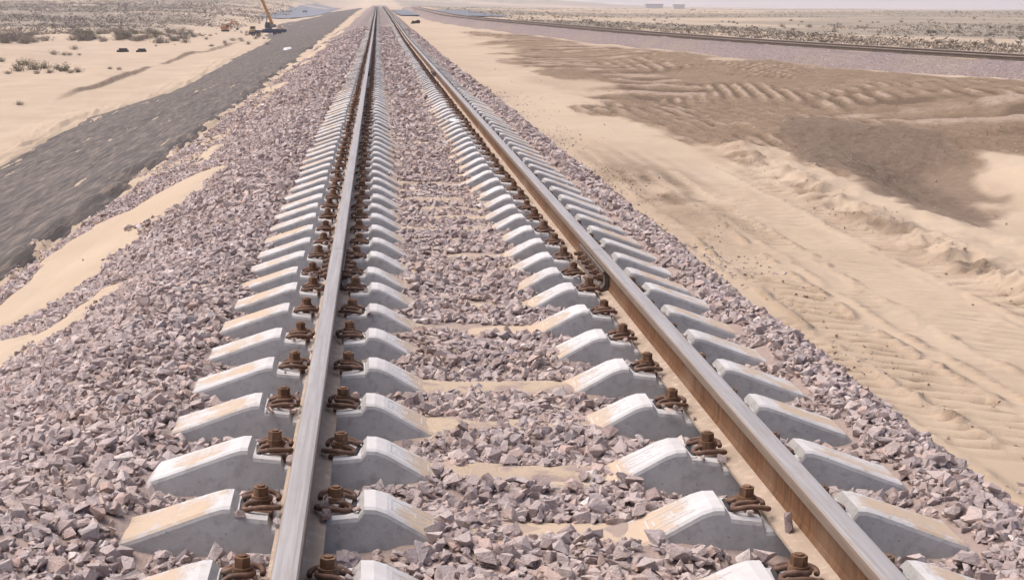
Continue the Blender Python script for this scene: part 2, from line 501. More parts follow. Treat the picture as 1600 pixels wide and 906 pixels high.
def m_stone(individual):
    s = NT('ballast_stone_single' if individual else 'ballast_stone'); P = s.pos()
    rnd = s.n('ShaderNodeObjectInfo').outputs['Random'] if individual else s.attr('rnd').outputs['Fac']
    c = stone_cols(s, rnd)
    n = s.noise(P, 38, 6, 0.7); n2 = s.noise(P, 160, 3)
    c = s.mix(s.ramp(n, 0.42, 0.66, 0, 0.8), c, s.mix(0.55, c, (0.52, 0.44, 0.42)))
    c = s.mix(s.ramp(n2, 0.55, 0.75, 0, 0.35), c, (0.20, 0.15, 0.145))
    dust = s.noise(P, 2.3, 3)
    c = s.mix(s.ramp(dust, 0.5, 0.72, 0, 0.35), c, (0.46, 0.35, 0.27))
    return s.fin(c, 0.85, s.bump(s.math('ADD', n, s.math('MULTIPLY', n2, 0.4)), 0.9, 0.012))
def m_clod():
    s = NT('damp_sand_clod'); P = s.pos()
    return s.fin(s.mix(s.noise(P, 1.2, 4), (0.33, 0.25, 0.185), (0.50, 0.39, 0.31)), 0.95, s.bump(s.noise(P, 60, 3), 0.6, 0.01))
M_STONE = m_stone(False); M_STONE1 = m_stone(True)

def m_bed():
    """fines between the stones; far off, where single stones cannot be told apart, their colours darkened for the shade between them"""
    s = NT('ballast_bed'); P = s.pos()
    a = s.sep(s.attr('cover').outputs['Color'])
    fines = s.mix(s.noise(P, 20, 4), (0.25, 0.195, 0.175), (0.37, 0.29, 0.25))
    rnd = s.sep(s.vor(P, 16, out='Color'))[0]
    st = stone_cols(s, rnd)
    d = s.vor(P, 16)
    c = s.mix(a[0], fines, s.mix(0.42, st, (0.225, 0.175, 0.172)))  # stone colours darkened to stand in for the stones shading each other
    sandy = s.mix(s.noise(P, 8, 4), SAND, SAND2)
    c = s.mix(s.math('MULTIPLY', a[1], s.ramp(s.noise(P, 9, 5), 0.38, 0.5)), c, sandy)
    h = s.math('MULTIPLY', d, a[0])
    b1 = s.bump(h, 1.0, 0.12)
    return s.fin(c, 0.9, s.bump(s.noise(P, 70, 3), 0.6, 0.01, b1))
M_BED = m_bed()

def m_mat():
    s = NT('netting'); P = s.pos()
    n1 = s.noise(s.pos((2.6, 0.16, 1)), 1.3, 6, 0.65); n2 = s.noise(P, 0.3, 4); n3 = s.noise(s.pos((4.0, 0.3, 1)), 3, 6, 0.65)
    c = s.mix(s.ramp(n1, 0.3, 0.7), (0.040, 0.035, 0.032), (0.120, 0.104, 0.092))
    c = s.mix(s.ramp(n2, 0.35, 0.7, 0, 0.5), c, (0.105, 0.095, 0.088))
    c = s.mix(s.ramp(n3, 0.47, 0.66, 0, 0.7), c, (0.27, 0.215, 0.17))
    n4 = s.noise(s.pos((14, 0.8, 1)), 3, 4, 0.6)
    c = s.mix(s.ramp(n4, 0.55, 0.7, 0, 0.6), c, (0.035, 0.032, 0.032))
    nd = s.n('ShaderNodeTexWave'); nd.inputs['Scale'].default_value = 9; nd.inputs['Distortion'].default_value = 1.5
    s.l(s.pos((1, 0.15, 1)), nd.inputs[0])
    h = s.math('ADD', s.math('MULTIPLY', nd.outputs['Fac'], 0.1), n3)
    return s.fin(c, 0.85, s.bump(h, 0.7, 0.02))
M_MAT = m_mat()

def m_concrete():
    s = NT('concrete'); P = s.pos((1, 1, 1), True)
    oi = s.n('ShaderNodeObjectInfo')
    tc = s.n('ShaderNodeTexCoord')
    off = s.n('ShaderNodeVectorMath', operation='SCALE'); s.l(oi.outputs['Location'], off.inputs[0]); off.inputs['Scale'].default_value = 3.7
    ad = s.n('ShaderNodeVectorMath', operation='ADD'); s.l(tc.outputs['Object'], ad.inputs[0]); s.l(off.outputs[0], ad.inputs[1])
    P = ad.outputs[0]
    n1 = s.noise(P, 5, 5, 0.6); n2 = s.noise(P, 30, 4); n3 = s.noise(P, 120, 2)
    c = s.mix(s.ramp(n1, 0.3, 0.7), (0.33, 0.322, 0.313), (0.45, 0.44, 0.428))
    c = s.mix(s.ramp(n2, 0.5, 0.75, 0, 0.65), c, (0.235, 0.23, 0.225))
    stn = s.noise(P, 2.2, 5, 0.7)
    c = s.mix(s.ramp(stn, 0.5, 0.7, 0, 0.4), c, (0.35, 0.305, 0.26))
    # paler colour on upward faces and small air holes
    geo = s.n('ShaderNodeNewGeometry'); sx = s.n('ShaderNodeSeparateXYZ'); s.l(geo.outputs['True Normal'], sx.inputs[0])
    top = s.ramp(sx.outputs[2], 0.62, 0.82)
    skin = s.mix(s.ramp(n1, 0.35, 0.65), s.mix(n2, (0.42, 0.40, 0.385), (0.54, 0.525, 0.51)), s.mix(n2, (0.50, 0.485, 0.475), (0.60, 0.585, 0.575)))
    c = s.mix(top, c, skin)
    holes = s.ramp(s.vor(P, 26), 0.06, 0.11, 1, 0)
    c = s.mix(s.math('MULTIPLY', holes, 0.6), c, (0.16, 0.15, 0.15))
    # blown sand lying on the sloping ends and towards the middle
    sp = s.n('ShaderNodeSeparateXYZ'); s.l(tc.outputs['Object'], sp.inputs[0])
    ax = s.math('ABSOLUTE', sp.outputs[0])
    outer = s.ramp(ax, 0.96, 1.06); mid = s.ramp(ax, 0.47, 0.34)
    ay = s.math('ABSOLUTE', sp.outputs[1])
    inset = s.ramp(ay, 0.083, 0.055)
    where = s.math('MAXIMUM', s.math('MULTIPLY', outer, 0.62), mid)
    nn = s.noise(P, 7, 8, 0.72)
    thr = s.math('ADD', nn, s.math('MULTIPLY', where, 0.36))
    rr = s.math('MULTIPLY', oi.outputs['Random'], 0.13)
    msk = s.ramp(s.math('ADD', s.math('ADD', thr, s.math('MULTIPLY', inset, 0.10)), rr), 0.77, 0.90)
    msk = s.math('MULTIPLY', s.math('MULTIPLY', msk, top), s.ramp(where, 0.0, 0.05))
    sand = s.mix(n2, (0.50, 0.395, 0.295), (0.44, 0.34, 0.25))
    c = s.mix(msk, c, sand)
    b = s.bump(s.math('ADD', s.math('MULTIPLY', n2, 0.5), s.math('ADD', s.math('MULTIPLY', n3, 0.25), s.math('MULTIPLY', msk, 1.2))), 0.45, 0.006)
    return s.fin(c, 0.85, b)
M_CONC = m_concrete()

def m_metal(name, c1, c2, c3, rough, metal, stretch=(6, 0.4, 6), sc=8, spec=0.3):
    s = NT(name); P = s.pos(stretch); Q = s.pos()
    n1 = s.noise(P, sc, 5, 0.6); n2 = s.noise(Q, 25, 4, 0.6); n3 = s.noise(Q, 140, 2)
    c = s.mix(s.ramp(n1, 0.32, 0.68), c1, c2)
    c = s.mix(s.ramp(n2, 0.5, 0.72, 0, 0.8), c, c3)
    s.b.inputs['Specular IOR Level'].default_value = spec
    return s.fin(c, rough, s.bump(s.math('ADD', n2, s.math('MULTIPLY', n3, 0.5)), 0.25, 0.003), metal)
M_FOOT = m_metal('dusty_steel', (0.31, 0.24, 0.178), (0.38, 0.30, 0.23), (0.50, 0.405, 0.325), 0.88, 0.0, (3, 0.6, 3), 5)
M_CLIP = m_metal('rusty_clip_steel', (0.085, 0.047, 0.034), (0.16, 0.088, 0.056), (0.27, 0.18, 0.125), 0.7, 0.0, (1, 1, 1), 30)
M_NUT = m_metal('rusty_nut_steel', (0.10, 0.052, 0.028), (0.17, 0.090, 0.048), (0.30, 0.19, 0.12), 0.65, 0.0, (1, 1, 1), 30)
M_BLACK = m_metal('black_nylon', (0.018, 0.018, 0.02), (0.03, 0.028, 0.028), (0.10, 0.08, 0.065), 0.6, 0.0, (1, 1, 1), 20)
M_BAR = m_metal('dark_joint_steel', (0.075, 0.058, 0.048), (0.13, 0.10, 0.08), (0.26, 0.20, 0.155), 0.65, 0.0, (3, 0.5, 3), 6)

def m_web():
    s = NT('rusty_web_steel')
    P = s.pos((1, 9, 0.9)); Q = s.pos()
    n1 = s.noise(P, 4.5, 5, 0.6); n2 = s.noise(Q, 2.2, 4); n3 = s.noise(Q, 60, 4)
    c = s.mix(s.ramp(n1, 0.34, 0.66), (0.105, 0.05, 0.025), (0.19, 0.096, 0.046))
    c = s.mix(s.ramp(n2, 0.45, 0.68, 0, 0.75), c, (0.20, 0.135, 0.09))
    c = s.mix(s.ramp(n3, 0.58, 0.75, 0, 0.4), c, (0.10, 0.05, 0.03))
    return s.fin(c, 0.8, s.bump(n3, 0.25, 0.003))
M_WEB = m_web()

def m_head():
    s = NT('worn_head_steel')
    P = s.pos((14, 0.25, 14)); Q = s.pos()
    n1 = s.noise(P, 6, 4); n2 = s.noise(s.pos((3, 0.5, 3)), 14, 5)
    c = s.mix(s.ramp(n1, 0.3, 0.7), (0.28, 0.262, 0.25), (0.40, 0.38, 0.368))
    c = s.mix(s.ramp(n2, 0.52, 0.75, 0, 0.55), c, (0.30, 0.24, 0.195))
    geo = s.n('ShaderNodeNewGeometry'); sx = s.n('ShaderNodeSeparateXYZ'); s.l(geo.outputs['True Normal'], sx.inputs[0])
    side = s.ramp(sx.outputs[2], 0.55, 0.9)
    c = s.mix(side, s.mix(n2, (0.155, 0.115, 0.085), (0.24, 0.185, 0.145)), c)
    rough = s.ramp(side, 0, 1, 0.75, 0.5)
    met = s.ramp(side, 0, 1, 0.05, 0.2)
    return s.fin(c, rough, s.bump(n2, 0.1, 0.002), met)
M_HEAD = m_head()

def m_plain(name, c, rough=0.7, var=0.25, sc=6, spec=0.25):
    s = NT(name); n = s.noise(s.pos((1, 1, 1), True), sc, 4)
    s.b.inputs['Specular IOR Level'].default_value = spec
    d = tuple(v * (1 - var) for v in c)
    return s.fin(s.mix(s.ramp(n, 0.3, 0.7), d, c), rough)
M_YELLOW = m_plain('yellow_paint', (0.55, 0.25, 0.045), 0.5)
M_CREAM = m_plain('cream_paint', (0.62, 0.50, 0.22), 0.5)
M_BLUE = m_plain('dark_blue_paint', (0.05, 0.055, 0.13), 0.5)
M_RUBBER = m_plain('tyre_rubber', (0.035, 0.033, 0.035), 0.9)
M_GLASSY = m_plain('cab_glass', (0.05, 0.06, 0.075), 0.15, spec=0.5)
M_GREY = m_plain('grey_steel', (0.24, 0.235, 0.24), 0.6)
M_ORANGE = m_plain('orange_paint', (0.50, 0.20, 0.05), 0.55)
M_WHITE = m_plain('white_scrap', (0.75, 0.75, 0.75), 0.6, 0.1)
M_TAN = m_plain('tan_wrapper', (0.62, 0.47, 0.28), 0.35, 0.4, 30, 0.5)
M_DARK = m_plain('dark_netting_roll', (0.055, 0.05, 0.05), 0.9)
M_ROAD = m_plain('asphalt', (0.17, 0.185, 0.21), 0.8, 0.15, 0.2)
M_ROADL = m_plain('pale_verge', (0.48, 0.45, 0.43), 0.8, 0.15, 0.2)
M_SKIN = m_plain('cast_skin', (0.53, 0.515, 0.50), 0.85, 0.15, 20)
M_POST = m_plain('pale_post', (0.36, 0.34, 0.33), 0.8)

def m_leaf(name, c1, c2):
    s = NT(name)
    oi = s.n('ShaderNodeObjectInfo')
    n = s.noise(s.pos(), 3.0, 3)
    f = s.math('ADD', s.math('MULTIPLY', oi.outputs['Random'], 0.5), s.math('MULTIPLY', n, 0.5))
    return s.fin(s.mix(s.ramp(f, 0.2, 0.8), c1, c2), 0.9)
M_SHRUB = m_leaf('grey_shrub_twigs', (0.17, 0.148, 0.12), (0.30, 0.25, 0.20))
M_SHRUBG = m_leaf('green_shrub_leaves', (0.085, 0.085, 0.045), (0.155, 0.14, 0.08))

# ------------------------------------------------------------------ ground
def color_attr(me, arr):
    a = me.color_attributes.new('cover', 'FLOAT_COLOR', 'POINT')
    full = np.ones((len(arr), 4), np.float32); full[:, :3] = arr
    a.data.foreach_set('color', full.ravel())

def grid_faces(nu, nv, wrap=False):
    i = np.arange(nu - 1)[:, None]; j = np.arange(nv if wrap else nv - 1)[None, :]
    a = i * nv + j; b = i * nv + (j + 1) % nv
    return np.stack([a, b, b + nv, a + nv], -1).reshape(-1, 4)

ang = np.concatenate([np.arange(-180, -75, 5), np.arange(-75, -18, 1.5), np.arange(-18, -13.5, 0.13), np.arange(-13.5, -4, 0.075), np.arange(-4, 3, 0.14), np.arange(3, 27.0, 0.085), np.arange(27.5, 75, 1.5), np.arange(75, 180, 5)])
rad = [1.2]
while rad[-1] < 5600:
    q = rad[-1]
    rad.append(q * (1.04 if q < 6 else 1.05 if q < 7.5 else 1.0034 if q < 21 else 1.0058 if q < 48 else 1.011 if q < 130 else 1.02 if q < 700 else 1.04))
rad = np.array(rad)
AA, RR = np.meshgrid(np.radians(ang), rad)
GX = CAM[0] + RR * np.sin(AA); GY = RR * np.cos(AA)
GZ = ground_z(GX, GY)
gv = np.stack([GX, GY, GZ], -1).reshape(-1, 3)
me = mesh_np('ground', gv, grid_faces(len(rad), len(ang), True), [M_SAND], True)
br_ = np.where(GX > 2.5, brown(GX, GY), 0)
rutm = tread(GX, GY)[1]
wr = np.exp(-((GX - 6.5) / 0.4) ** 2) * sm(12, 15, GY) * sm(36, 31, GY) * np.clip(0.4 + fbm(GX * 2, GY * 2, 113, 4), 0, 1)
dk = 0.9 * np.exp(-(((GX - 4.1) / 0.9) ** 2 + ((GY - 25) / 5.0) ** 2)) * np.clip(0.5 + 1.5 * fbm(GX, GY * 0.6, 115, 3), 0, 1)
br_ = np.clip(np.maximum.reduce([br_, 0.9 * rutm * (GX > 2), 0.8 * wr, dk * (GX > 2)]), 0, 1)
e_ = x2(GY) - GX
veg_r = sm(-4, -9, e_ + 3 * fbm(GX * 0.06, GY * 0.05, 117, 3)) * (GX > 0)
veg_l = sm(-35, -55, GX + 12 * fbm(GX * 0.03, GY * 0.03, 119, 3)) * sm(175, 230, GY + 40 * fbm(GX * 0.02, GY * 0.03, 121, 2))
road_gap = 1 - 0.85 * sm(0.2, 0.45, fbm(GX * 0.008, GY * 0.02, 123, 3))
veg_ = np.clip(np.maximum(veg_r, veg_l), 0, 1) * road_gap
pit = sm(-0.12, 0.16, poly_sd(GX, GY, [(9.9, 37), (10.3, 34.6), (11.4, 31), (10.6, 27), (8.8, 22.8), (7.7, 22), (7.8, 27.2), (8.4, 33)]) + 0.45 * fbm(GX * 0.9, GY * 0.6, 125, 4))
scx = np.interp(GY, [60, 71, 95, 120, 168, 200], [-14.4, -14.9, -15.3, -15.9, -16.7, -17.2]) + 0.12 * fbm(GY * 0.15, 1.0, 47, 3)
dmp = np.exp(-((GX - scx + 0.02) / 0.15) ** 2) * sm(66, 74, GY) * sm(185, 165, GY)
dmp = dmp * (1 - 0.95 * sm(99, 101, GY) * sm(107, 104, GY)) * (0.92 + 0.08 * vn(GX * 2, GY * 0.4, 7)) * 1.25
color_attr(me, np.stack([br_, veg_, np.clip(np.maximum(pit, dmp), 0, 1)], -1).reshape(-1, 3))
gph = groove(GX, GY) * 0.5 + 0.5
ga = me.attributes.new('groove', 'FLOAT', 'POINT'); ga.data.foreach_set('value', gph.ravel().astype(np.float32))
ground = tag(obj('ground', me), 'pale desert sand with tracks and bulldozed patches around the railway', None, None, 'structure')

# ------------------------------------------------------------------ ballast bed of the main line
ys = [-3.0]
while ys[-1] < 420:
    ys.append(ys[-1] + (0.05 if ys[-1] < 14 else 0.05 + (ys[-1] - 14) * 0.012))
ys = np.array(ys)
xs = np.concatenate([np.arange(-5.2, -1.4, 0.10), np.arange(-1.4, 1.4, 0.065), np.arange(1.4, 4.3, 0.10)])
BX, BY = np.meshgrid(xs, ys)
BZ = ballast_z(BX, BY)
dyb = np.abs(near_sleeper(BY))
strip = sm(0.12, 0.07, dyb + 0.05 * fbm(BX * 4, BY * 4, 137, 3)) * sm(0.50, 0.42, np.abs(BX))
strip_n = np.clip(0.6 + 1.3 * fbm(BX * 1.2, BY * 0.5, 131, 3), 0, 1) * sm(26, 14, BY)
BZ = np.where((strip > 0.05) & (BY < 30), lerp(BZ, -0.231 + 0.022 * strip_n + 0.008 * fbm(BX * 9, BY * 9, 133, 3), strip), BZ)
BZ = BZ - 0.005
far_ = sm(26, 45, BY)
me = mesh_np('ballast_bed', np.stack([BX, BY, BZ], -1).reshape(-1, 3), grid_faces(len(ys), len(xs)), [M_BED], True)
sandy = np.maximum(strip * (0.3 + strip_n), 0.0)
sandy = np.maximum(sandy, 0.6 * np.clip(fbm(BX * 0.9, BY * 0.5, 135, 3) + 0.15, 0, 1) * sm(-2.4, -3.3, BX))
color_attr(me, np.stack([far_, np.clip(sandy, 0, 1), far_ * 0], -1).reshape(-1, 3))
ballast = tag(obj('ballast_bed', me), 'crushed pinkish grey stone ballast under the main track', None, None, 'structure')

# stone shapes: convex chips
def chip(npts, seed):
    r = random.Random(seed)
    bm = bmesh.new()
    sx, sy, sz = r.uniform(0.8, 1.3), r.uniform(0.62, 0.95), r.uniform(0.42, 0.8)
    for i in range(npts):
        v = Vector((r.gauss(0, 1), r.gauss(0, 1), r.gauss(0, 1))).normalized() * r.uniform(0.85, 1.05)
        v = Vector((math.copysign(abs(v.x) ** 0.75, v.x), math.copysign(abs(v.y) ** 0.75, v.y), math.copysign(abs(v.z) ** 0.75, v.z)))
        bm.verts.new((v.x * sx * 0.5, v.y * sy * 0.5, v.z * sz * 0.5))
    h = bmesh.ops.convex_hull(bm, input=bm.verts)
    bmesh.ops.delete(bm, geom=[v for v in bm.verts if not v.link_faces], context='VERTS')
    bmesh.ops.triangulate(bm, faces=bm.faces)
    bmesh.ops.recalc_face_normals(bm, faces=bm.faces)
    bm.verts.index_update()
    V = np.array([v.co for v in bm.verts]); F = np.array([[v.index for v in f.verts] for f in bm.faces])
    bm.free()
    return V, F
CH_HI = [chip(10, 100 + i) for i in range(16)]
CH_MID = [chip(8, 200 + i) for i in range(10)]
CH_LO = [chip(6, 300 + i) for i in range(8)]

def rot_mats(n):
    q = rng.normal(size=(n, 4)); q /= np.linalg.norm(q, axis=1)[:, None]
    w, x, y, z = q.T
    return np.stack([np.stack([1-2*(y*y+z*z), 2*(x*y-z*w), 2*(x*z+y*w)], -1),
                     np.stack([2*(x*y+z*w), 1-2*(x*x+z*z), 2*(y*z-x*w)], -1),
                     np.stack([2*(x*z-y*w), 2*(y*z+x*w), 1-2*(x*x+y*y)], -1)], 1)

def in_sleeper(x, Y, m=0.0):
    d = np.abs(near_sleeper(Y))
    ax = np.abs(x)
    return (d < 0.135 + m) & (ax < 1.325) & (ax > 0.36)

def scatter(y0, y1, dens, size, x0=-4.6, x1=4.2):
    n = int((x1 - x0) * (y1 - y0) * dens)
    x = rng.uniform(x0, x1, n); Y = rng.uniform(y0, y1, n)
    k = (x > -1.25 - 0.2513 * (Y + 0.4)) & (x < 0.2 + 0.4325 * (Y + 0.4)) & ~((x > 2.3) & (rng.uniform(size=n) < 0.5))   # what the place shows from about here
    x, Y = x[k], Y[k]; n = len(x)
    B = ballast_z(x, Y); G = ground_z(x, Y)
    keep = ~in_sleeper(x, Y, 0.02)
    dys = np.abs(near_sleeper(Y))
    mid = (np.abs(x) < 0.42) & (dys < 0.10) & (Y < 27)
    cov = fbm(x * 3, Y * 3, 141, 3)
    keep &= ~(mid & (cov < -0.02))
    foot = np.abs(np.abs(x) - 0.754) < 0.085                    # under and beside the rail foot: keep low
    diff = B - G
    keep &= (diff > -0.012)
    keep &= ~((diff < 0.02) & (rng.uniform(size=n) < 0.45))
    hid = (x > 2.9) & (Y < 40) & (rng.uniform(size=n) < 0.25)
    keep &= ~hid
    x, Y, B, foot = x[keep], Y[keep], B[keep], foot[keep]
    s = size * np.exp(rng.normal(0, 0.38, len(x)))
    s = np.clip(s, size * 0.5, size * 2.1)
    s = np.where(foot, np.minimum(s, 0.045), s)
    z = B + s * rng.uniform(-0.08, 0.30, len(x)) - np.where(foot, 0.012, 0)
    return x, Y, z, s

def toe_scatter():
    """chips that rolled off the right-hand slope on to the sand"""
    n = 4200
    Y = rng.uniform(6, 45, n); x = 3.0 + np.abs(rng.normal(0, 0.45, n)) + 0.25 * fbm(Y * 0.5, 2.0, 143, 2)
    x = np.where(Y > 24, x - 0.5 * sm(24, 45, Y), x)
    k = fbm(x * 1.1, Y * 0.8, 145, 3) + rng.normal(0, 0.25, n) > 0.12
    x, Y = x[k], Y[k]
    s = 0.032 * np.exp(rng.normal(0, 0.3, len(x)))
    return x, Y, ground_z(x, Y) + s * 0.12, s

def left_scatter():
    n = 16000
    Y = np.exp(rng.uniform(math.log(7), math.log(70), n)); x = rng.uniform(-4.5, -2.2, n)
    k = (fbm(x * 1.2, Y * 0.5, 147, 3) + rng.normal(0, 0.2, n) > 0.10 + 1.2 * sm(-0.1, 0.15, poly_sd(x, Y, TONGUE) - 0.9 * np.exp(-(((x + 2.95) / 0.36) ** 2 + ((Y - 10.1) / 0.55) ** 2)) - 1.1 * np.exp(-(((x + 3.85) / 0.30) ** 2 + ((Y - 12.6) / 1.5) ** 2))))
    x, Y = x[k], Y[k]
    s = 0.042 * np.exp(rng.normal(0, 0.35, len(x)))
    z = np.maximum(ground_z(x, Y), ballast_z(x, Y))
    return x, Y, z + s * 0.1, s

def clip_scatter():
    """small stones caught on the rail foot and in the clips"""
    X, Y, Z, S = [], [], [], []
    for yk in SLY[:48]:
        for rx in (-0.754, 0.754):
            for sd in (-1, 1):
                for q in range(random.choice((2, 4, 6, 8, 10))):
                    u = random.uniform(0.075, 0.19)
                    X.append(rx + sd * u); Y.append(yk + random.uniform(-0.12, 0.13)); S.append(random.uniform(0.02, 0.038))
                    Z.append((-0.160 if u < 0.08 else -0.150 + random.uniform(0, 0.015)) + S[-1] * 0.2)
                if random.random() < 0.35:
                    X.append(rx + sd * random.uniform(0.045, 0.07)); Y.append(yk + random.uniform(-0.25, 0.25)); S.append(random.uniform(0.016, 0.03)); Z.append(-0.155)
    return map(np.array, (X, Y, Z, S))

def build_stones(sets):
    Vs, Fs, rn = [], [], []
    base = 0
    for (x, Y, z, s), shapes in sets:
        n = len(x)
        which = rng.integers(0, len(shapes), n)
        Rm = rot_mats(n)
        flat = rng.uniform(size=n) < 0.6
        # most chips lie on a flat side: spin about z with a modest tilt
        a = rng.uniform(0, 2*np.pi, n); t = rng.normal(0, 0.35, n); u = rng.normal(0, 0.35, n)
        ca, sa = np.cos(a), np.sin(a)
        Rz = np.zeros((n, 3, 3)); Rz[:, 0, 0] = ca; Rz[:, 0, 1] = -sa; Rz[:, 1, 0] = sa; Rz[:, 1, 1] = ca; Rz[:, 2, 2] = 1
        ct, st = np.cos(t), np.sin(t); Rx = np.zeros((n, 3, 3)); Rx[:, 0, 0] = 1; Rx[:, 1, 1] = ct; Rx[:, 1, 2] = -st; Rx[:, 2, 1] = st; Rx[:, 2, 2] = ct
        cu, su = np.cos(u), np.sin(u); Ry = np.zeros((n, 3, 3)); Ry[:, 1, 1] = 1; Ry[:, 0, 0] = cu; Ry[:, 0, 2] = su; Ry[:, 2, 0] = -su; Ry[:, 2, 2] = cu
        Rf = np.einsum('nij,njk,nkl->nil', Rx, Ry, Rz)
        Rm = np.where(flat[:, None, None], Rf, Rm)
        for k, (V, F) in enumerate(shapes):
            idx = np.nonzero(which == k)[0]
            if not len(idx): continue
            P = np.einsum('nij,vj->nvi', Rm[idx], V) * s[idx][:, None, None] * 1.12
            P += np.stack([x[idx], Y[idx], z[idx]], -1)[:, None, :]
            Vs.append(P.reshape(-1, 3))
            Fs.append((F[None] + (np.arange(len(idx)) * len(V))[:, None, None]).reshape(-1, 3) + base)
            rn.append(np.repeat(rng.uniform(size=len(idx)), len(V)))
            base += len(idx) * len(V)
    return np.concatenate(Vs), np.concatenate(Fs), np.concatenate(rn)

near = scatter(2.2, 11.5, 1700, 0.0345)
mid1 = scatter(11.5, 26, 680, 0.043)
mid2 = scatter(26, 60, 185, 0.066)
mid3 = scatter(60, 95, 75, 0.085)
# the 300 stones that show largest are parts of their own
x, Y, z, s = near
M3 = np.array(cam.matrix_world.to_3x3())
pc = (np.stack([x - CAM[0], Y, z - CAM[2]], -1)) @ M3
px = 588 + 2340 * pc[:, 0] / -pc[:, 2]; py = 453 - 2340 * pc[:, 1] / -pc[:, 2]
vis = (px > 10) & (px < 1590) & (py > 20) & (py < 895) & (np.abs(np.abs(x) - 0.754) > 0.12)
score = np.where(vis, s / -pc[:, 2], 0)
pick = np.argsort(-score)[:300]
CHM = []
for i, (V, F) in enumerate(CH_HI):
    CHM.append(mesh_np('stone', V, F, [M_STONE1]))
for i in pick:
    o = obj('stone', random.choice(CHM), ballast, (x[i], Y[i], z[i] + s[i] * 0.12))
    o.scale = (s[i] * 1.12,) * 3
    o.rotation_euler = (random.gauss(0, 0.35), random.gauss(0, 0.35), random.uniform(0, 6.28))
msk = np.ones(len(x), bool); msk[pick] = False
near = (x[msk], Y[msk], z[msk], s[msk])
V, F, rn = build_stones([(near, CH_HI), (mid1, CH_MID), (mid2, CH_LO), (mid3, CH_LO), (tuple(toe_scatter()), CH_LO), (tuple(left_scatter()), CH_MID), (tuple(clip_scatter()), CH_MID)])
me = mesh_np('gravel', V, F, [M_STONE])
at_ = me.attributes.new('rnd', 'FLOAT', 'POINT'); at_.data.foreach_set('value', rn.astype(np.float32))
tag(obj('gravel', me, ballast), 'loose crushed stones of the ballast', None, None, 'stuff')
print('gravel tris', len(F), 'ground verts', len(gv))

# ------------------------------------------------------------------ clods on the disturbed sand
def clods():
    n = 30000
    Yc = np.exp(rng.uniform(math.log(9), math.log(55), n)); xc = rng.uniform(3.4, 14, n)
    wxc = 6.55 + 0.5 * sm(24, 34, Yc)
    p = 0.9 * np.exp(-((xc - wxc) / 0.4) ** 2) * sm(12, 15, Yc) * sm(36, 31, Yc) + 0.35 * brown(xc, Yc) + 0.25 * np.exp(-((xc - 4.0) / 0.3) ** 2) + 0.02
    p = p * np.clip(0.5 + 1.2 * fbm(xc * 0.8, Yc * 0.6, 149, 3), 0.05, 1.3)
    k = rng.uniform(size=n) < p
    xc, Yc = xc[k], Yc[k]
    sc = np.clip(0.026 * np.exp(rng.normal(0, 0.4, len(xc))), 0.012, 0.07)
    return xc, Yc, ground_z(xc, Yc) + sc * 0.10, sc
Vc, Fc, _ = build_stones([(clods(), CH_LO)])
tag(obj('sand_clods', mesh_np('sand_clods', Vc, Fc, [m_clod()])), 'crumbled damp sand clods scattered over the bulldozed ground', None, None, 'stuff')

# ------------------------------------------------------------------ dark netting on the embankment slope
ysm = [4.0]
while ysm[-1] < 520:
    ysm.append(ysm[-1] + max(0.10, ysm[-1] * 0.011))
ysm = np.array(ysm)
us = np.linspace(0, 1, 110)
U, MY = np.meshgrid(us, ysm)
e0 = mat_edge(MY); e1 = toe(MY) - 0.5
MX = lerp(e0, e1, U)
meb = -4.12 - 0.0016 * np.clip(MY - 30, 0, 400)
ub = np.clip((meb - MX) / (meb - toe(MY)), 0, 1.05)
MZ = lerp(-1.08, left_flat(MY), ub) + rise(MY) - 0.055
MZ = np.where(MX > meb, -1.08 + 0.055 * (MX - meb) / 0.55 + rise(MY) + 0.01, MZ)
MZ = MZ + 0.016 * fbm(MX * 2.2, MY * 0.45, 151, 4) + 0.012 * fbm(MX * 0.5, MY * 2.0, 153, 3)
MZ = MZ + 0.02 * fbm(MX * 6, MY * 0.4, 157, 4)
MZ = lerp(MZ, np.minimum(MZ, ground_z(MX, MY) - 0.05), sm(0.07, 0.01, U))
me = mesh_np('netting_sheet', np.stack([MX, MY, MZ], -1).reshape(-1, 3), grid_faces(len(ysm), len(us)), [M_MAT], True)
tag(obj('netting_sheet', me), 'long dark grey netting sheet spread down the embankment slope, streaked with sand', 'netting')

# ------------------------------------------------------------------ rails
HEAD = [(-.030,-.0012),(-.016,0),(.016,0),(.030,-.0012),(.0348,-.006),(.0365,-.014),(.0365,-.036),(.012,-.047),(-.012,-.047),(-.0365,-.036),(-.0365,-.014),(-.0348,-.006)]
WEB = [(-.0118,-.0465),(.0118,-.0465),(.0085,-.064),(.0085,-.126),(.0165,-.1465),(-.0165,-.1465),(-.0085,-.126),(-.0085,-.064)]
FOOT = [(-.0165,-.146),(.0165,-.146),(.040,-.155),(.0735,-.1635),(.075,-.166),(.075,-.176),(-.075,-.176),(-.075,-.166),(-.0735,-.1635),(-.040,-.155)]
def sweep(name, prof, path, mat):
    """profile swept along (x, y, z, dx) points; dx = lateral unit vector"""
    P = np.array(prof); n = len(P)
    V = np.concatenate([np.stack([c[0] + P[:, 0] * c[3], c[1] + P[:, 0] * c[4], c[2] + P[:, 1]], -1) for c in path])
    bm = bmesh.new()
    vv = [bm.verts.new(v) for v in V]
    for i in range(len(path) - 1):
        for k in range(n):
            bm.faces.new((vv[i*n+k], vv[i*n+(k+1) % n], vv[(i+1)*n+(k+1) % n], vv[(i+1)*n+k]))
    bm.faces.new(vv[:n]); bm.faces.new(vv[-n:])
    return bm_mesh(name, bm, [mat])
def ysteps(y0, y1):
    out = [y0]
    while out[-1] < y1 - 0.01:
        out.append(min(y1, out[-1] + max(2.0, out[-1] * 0.06)))
    return out
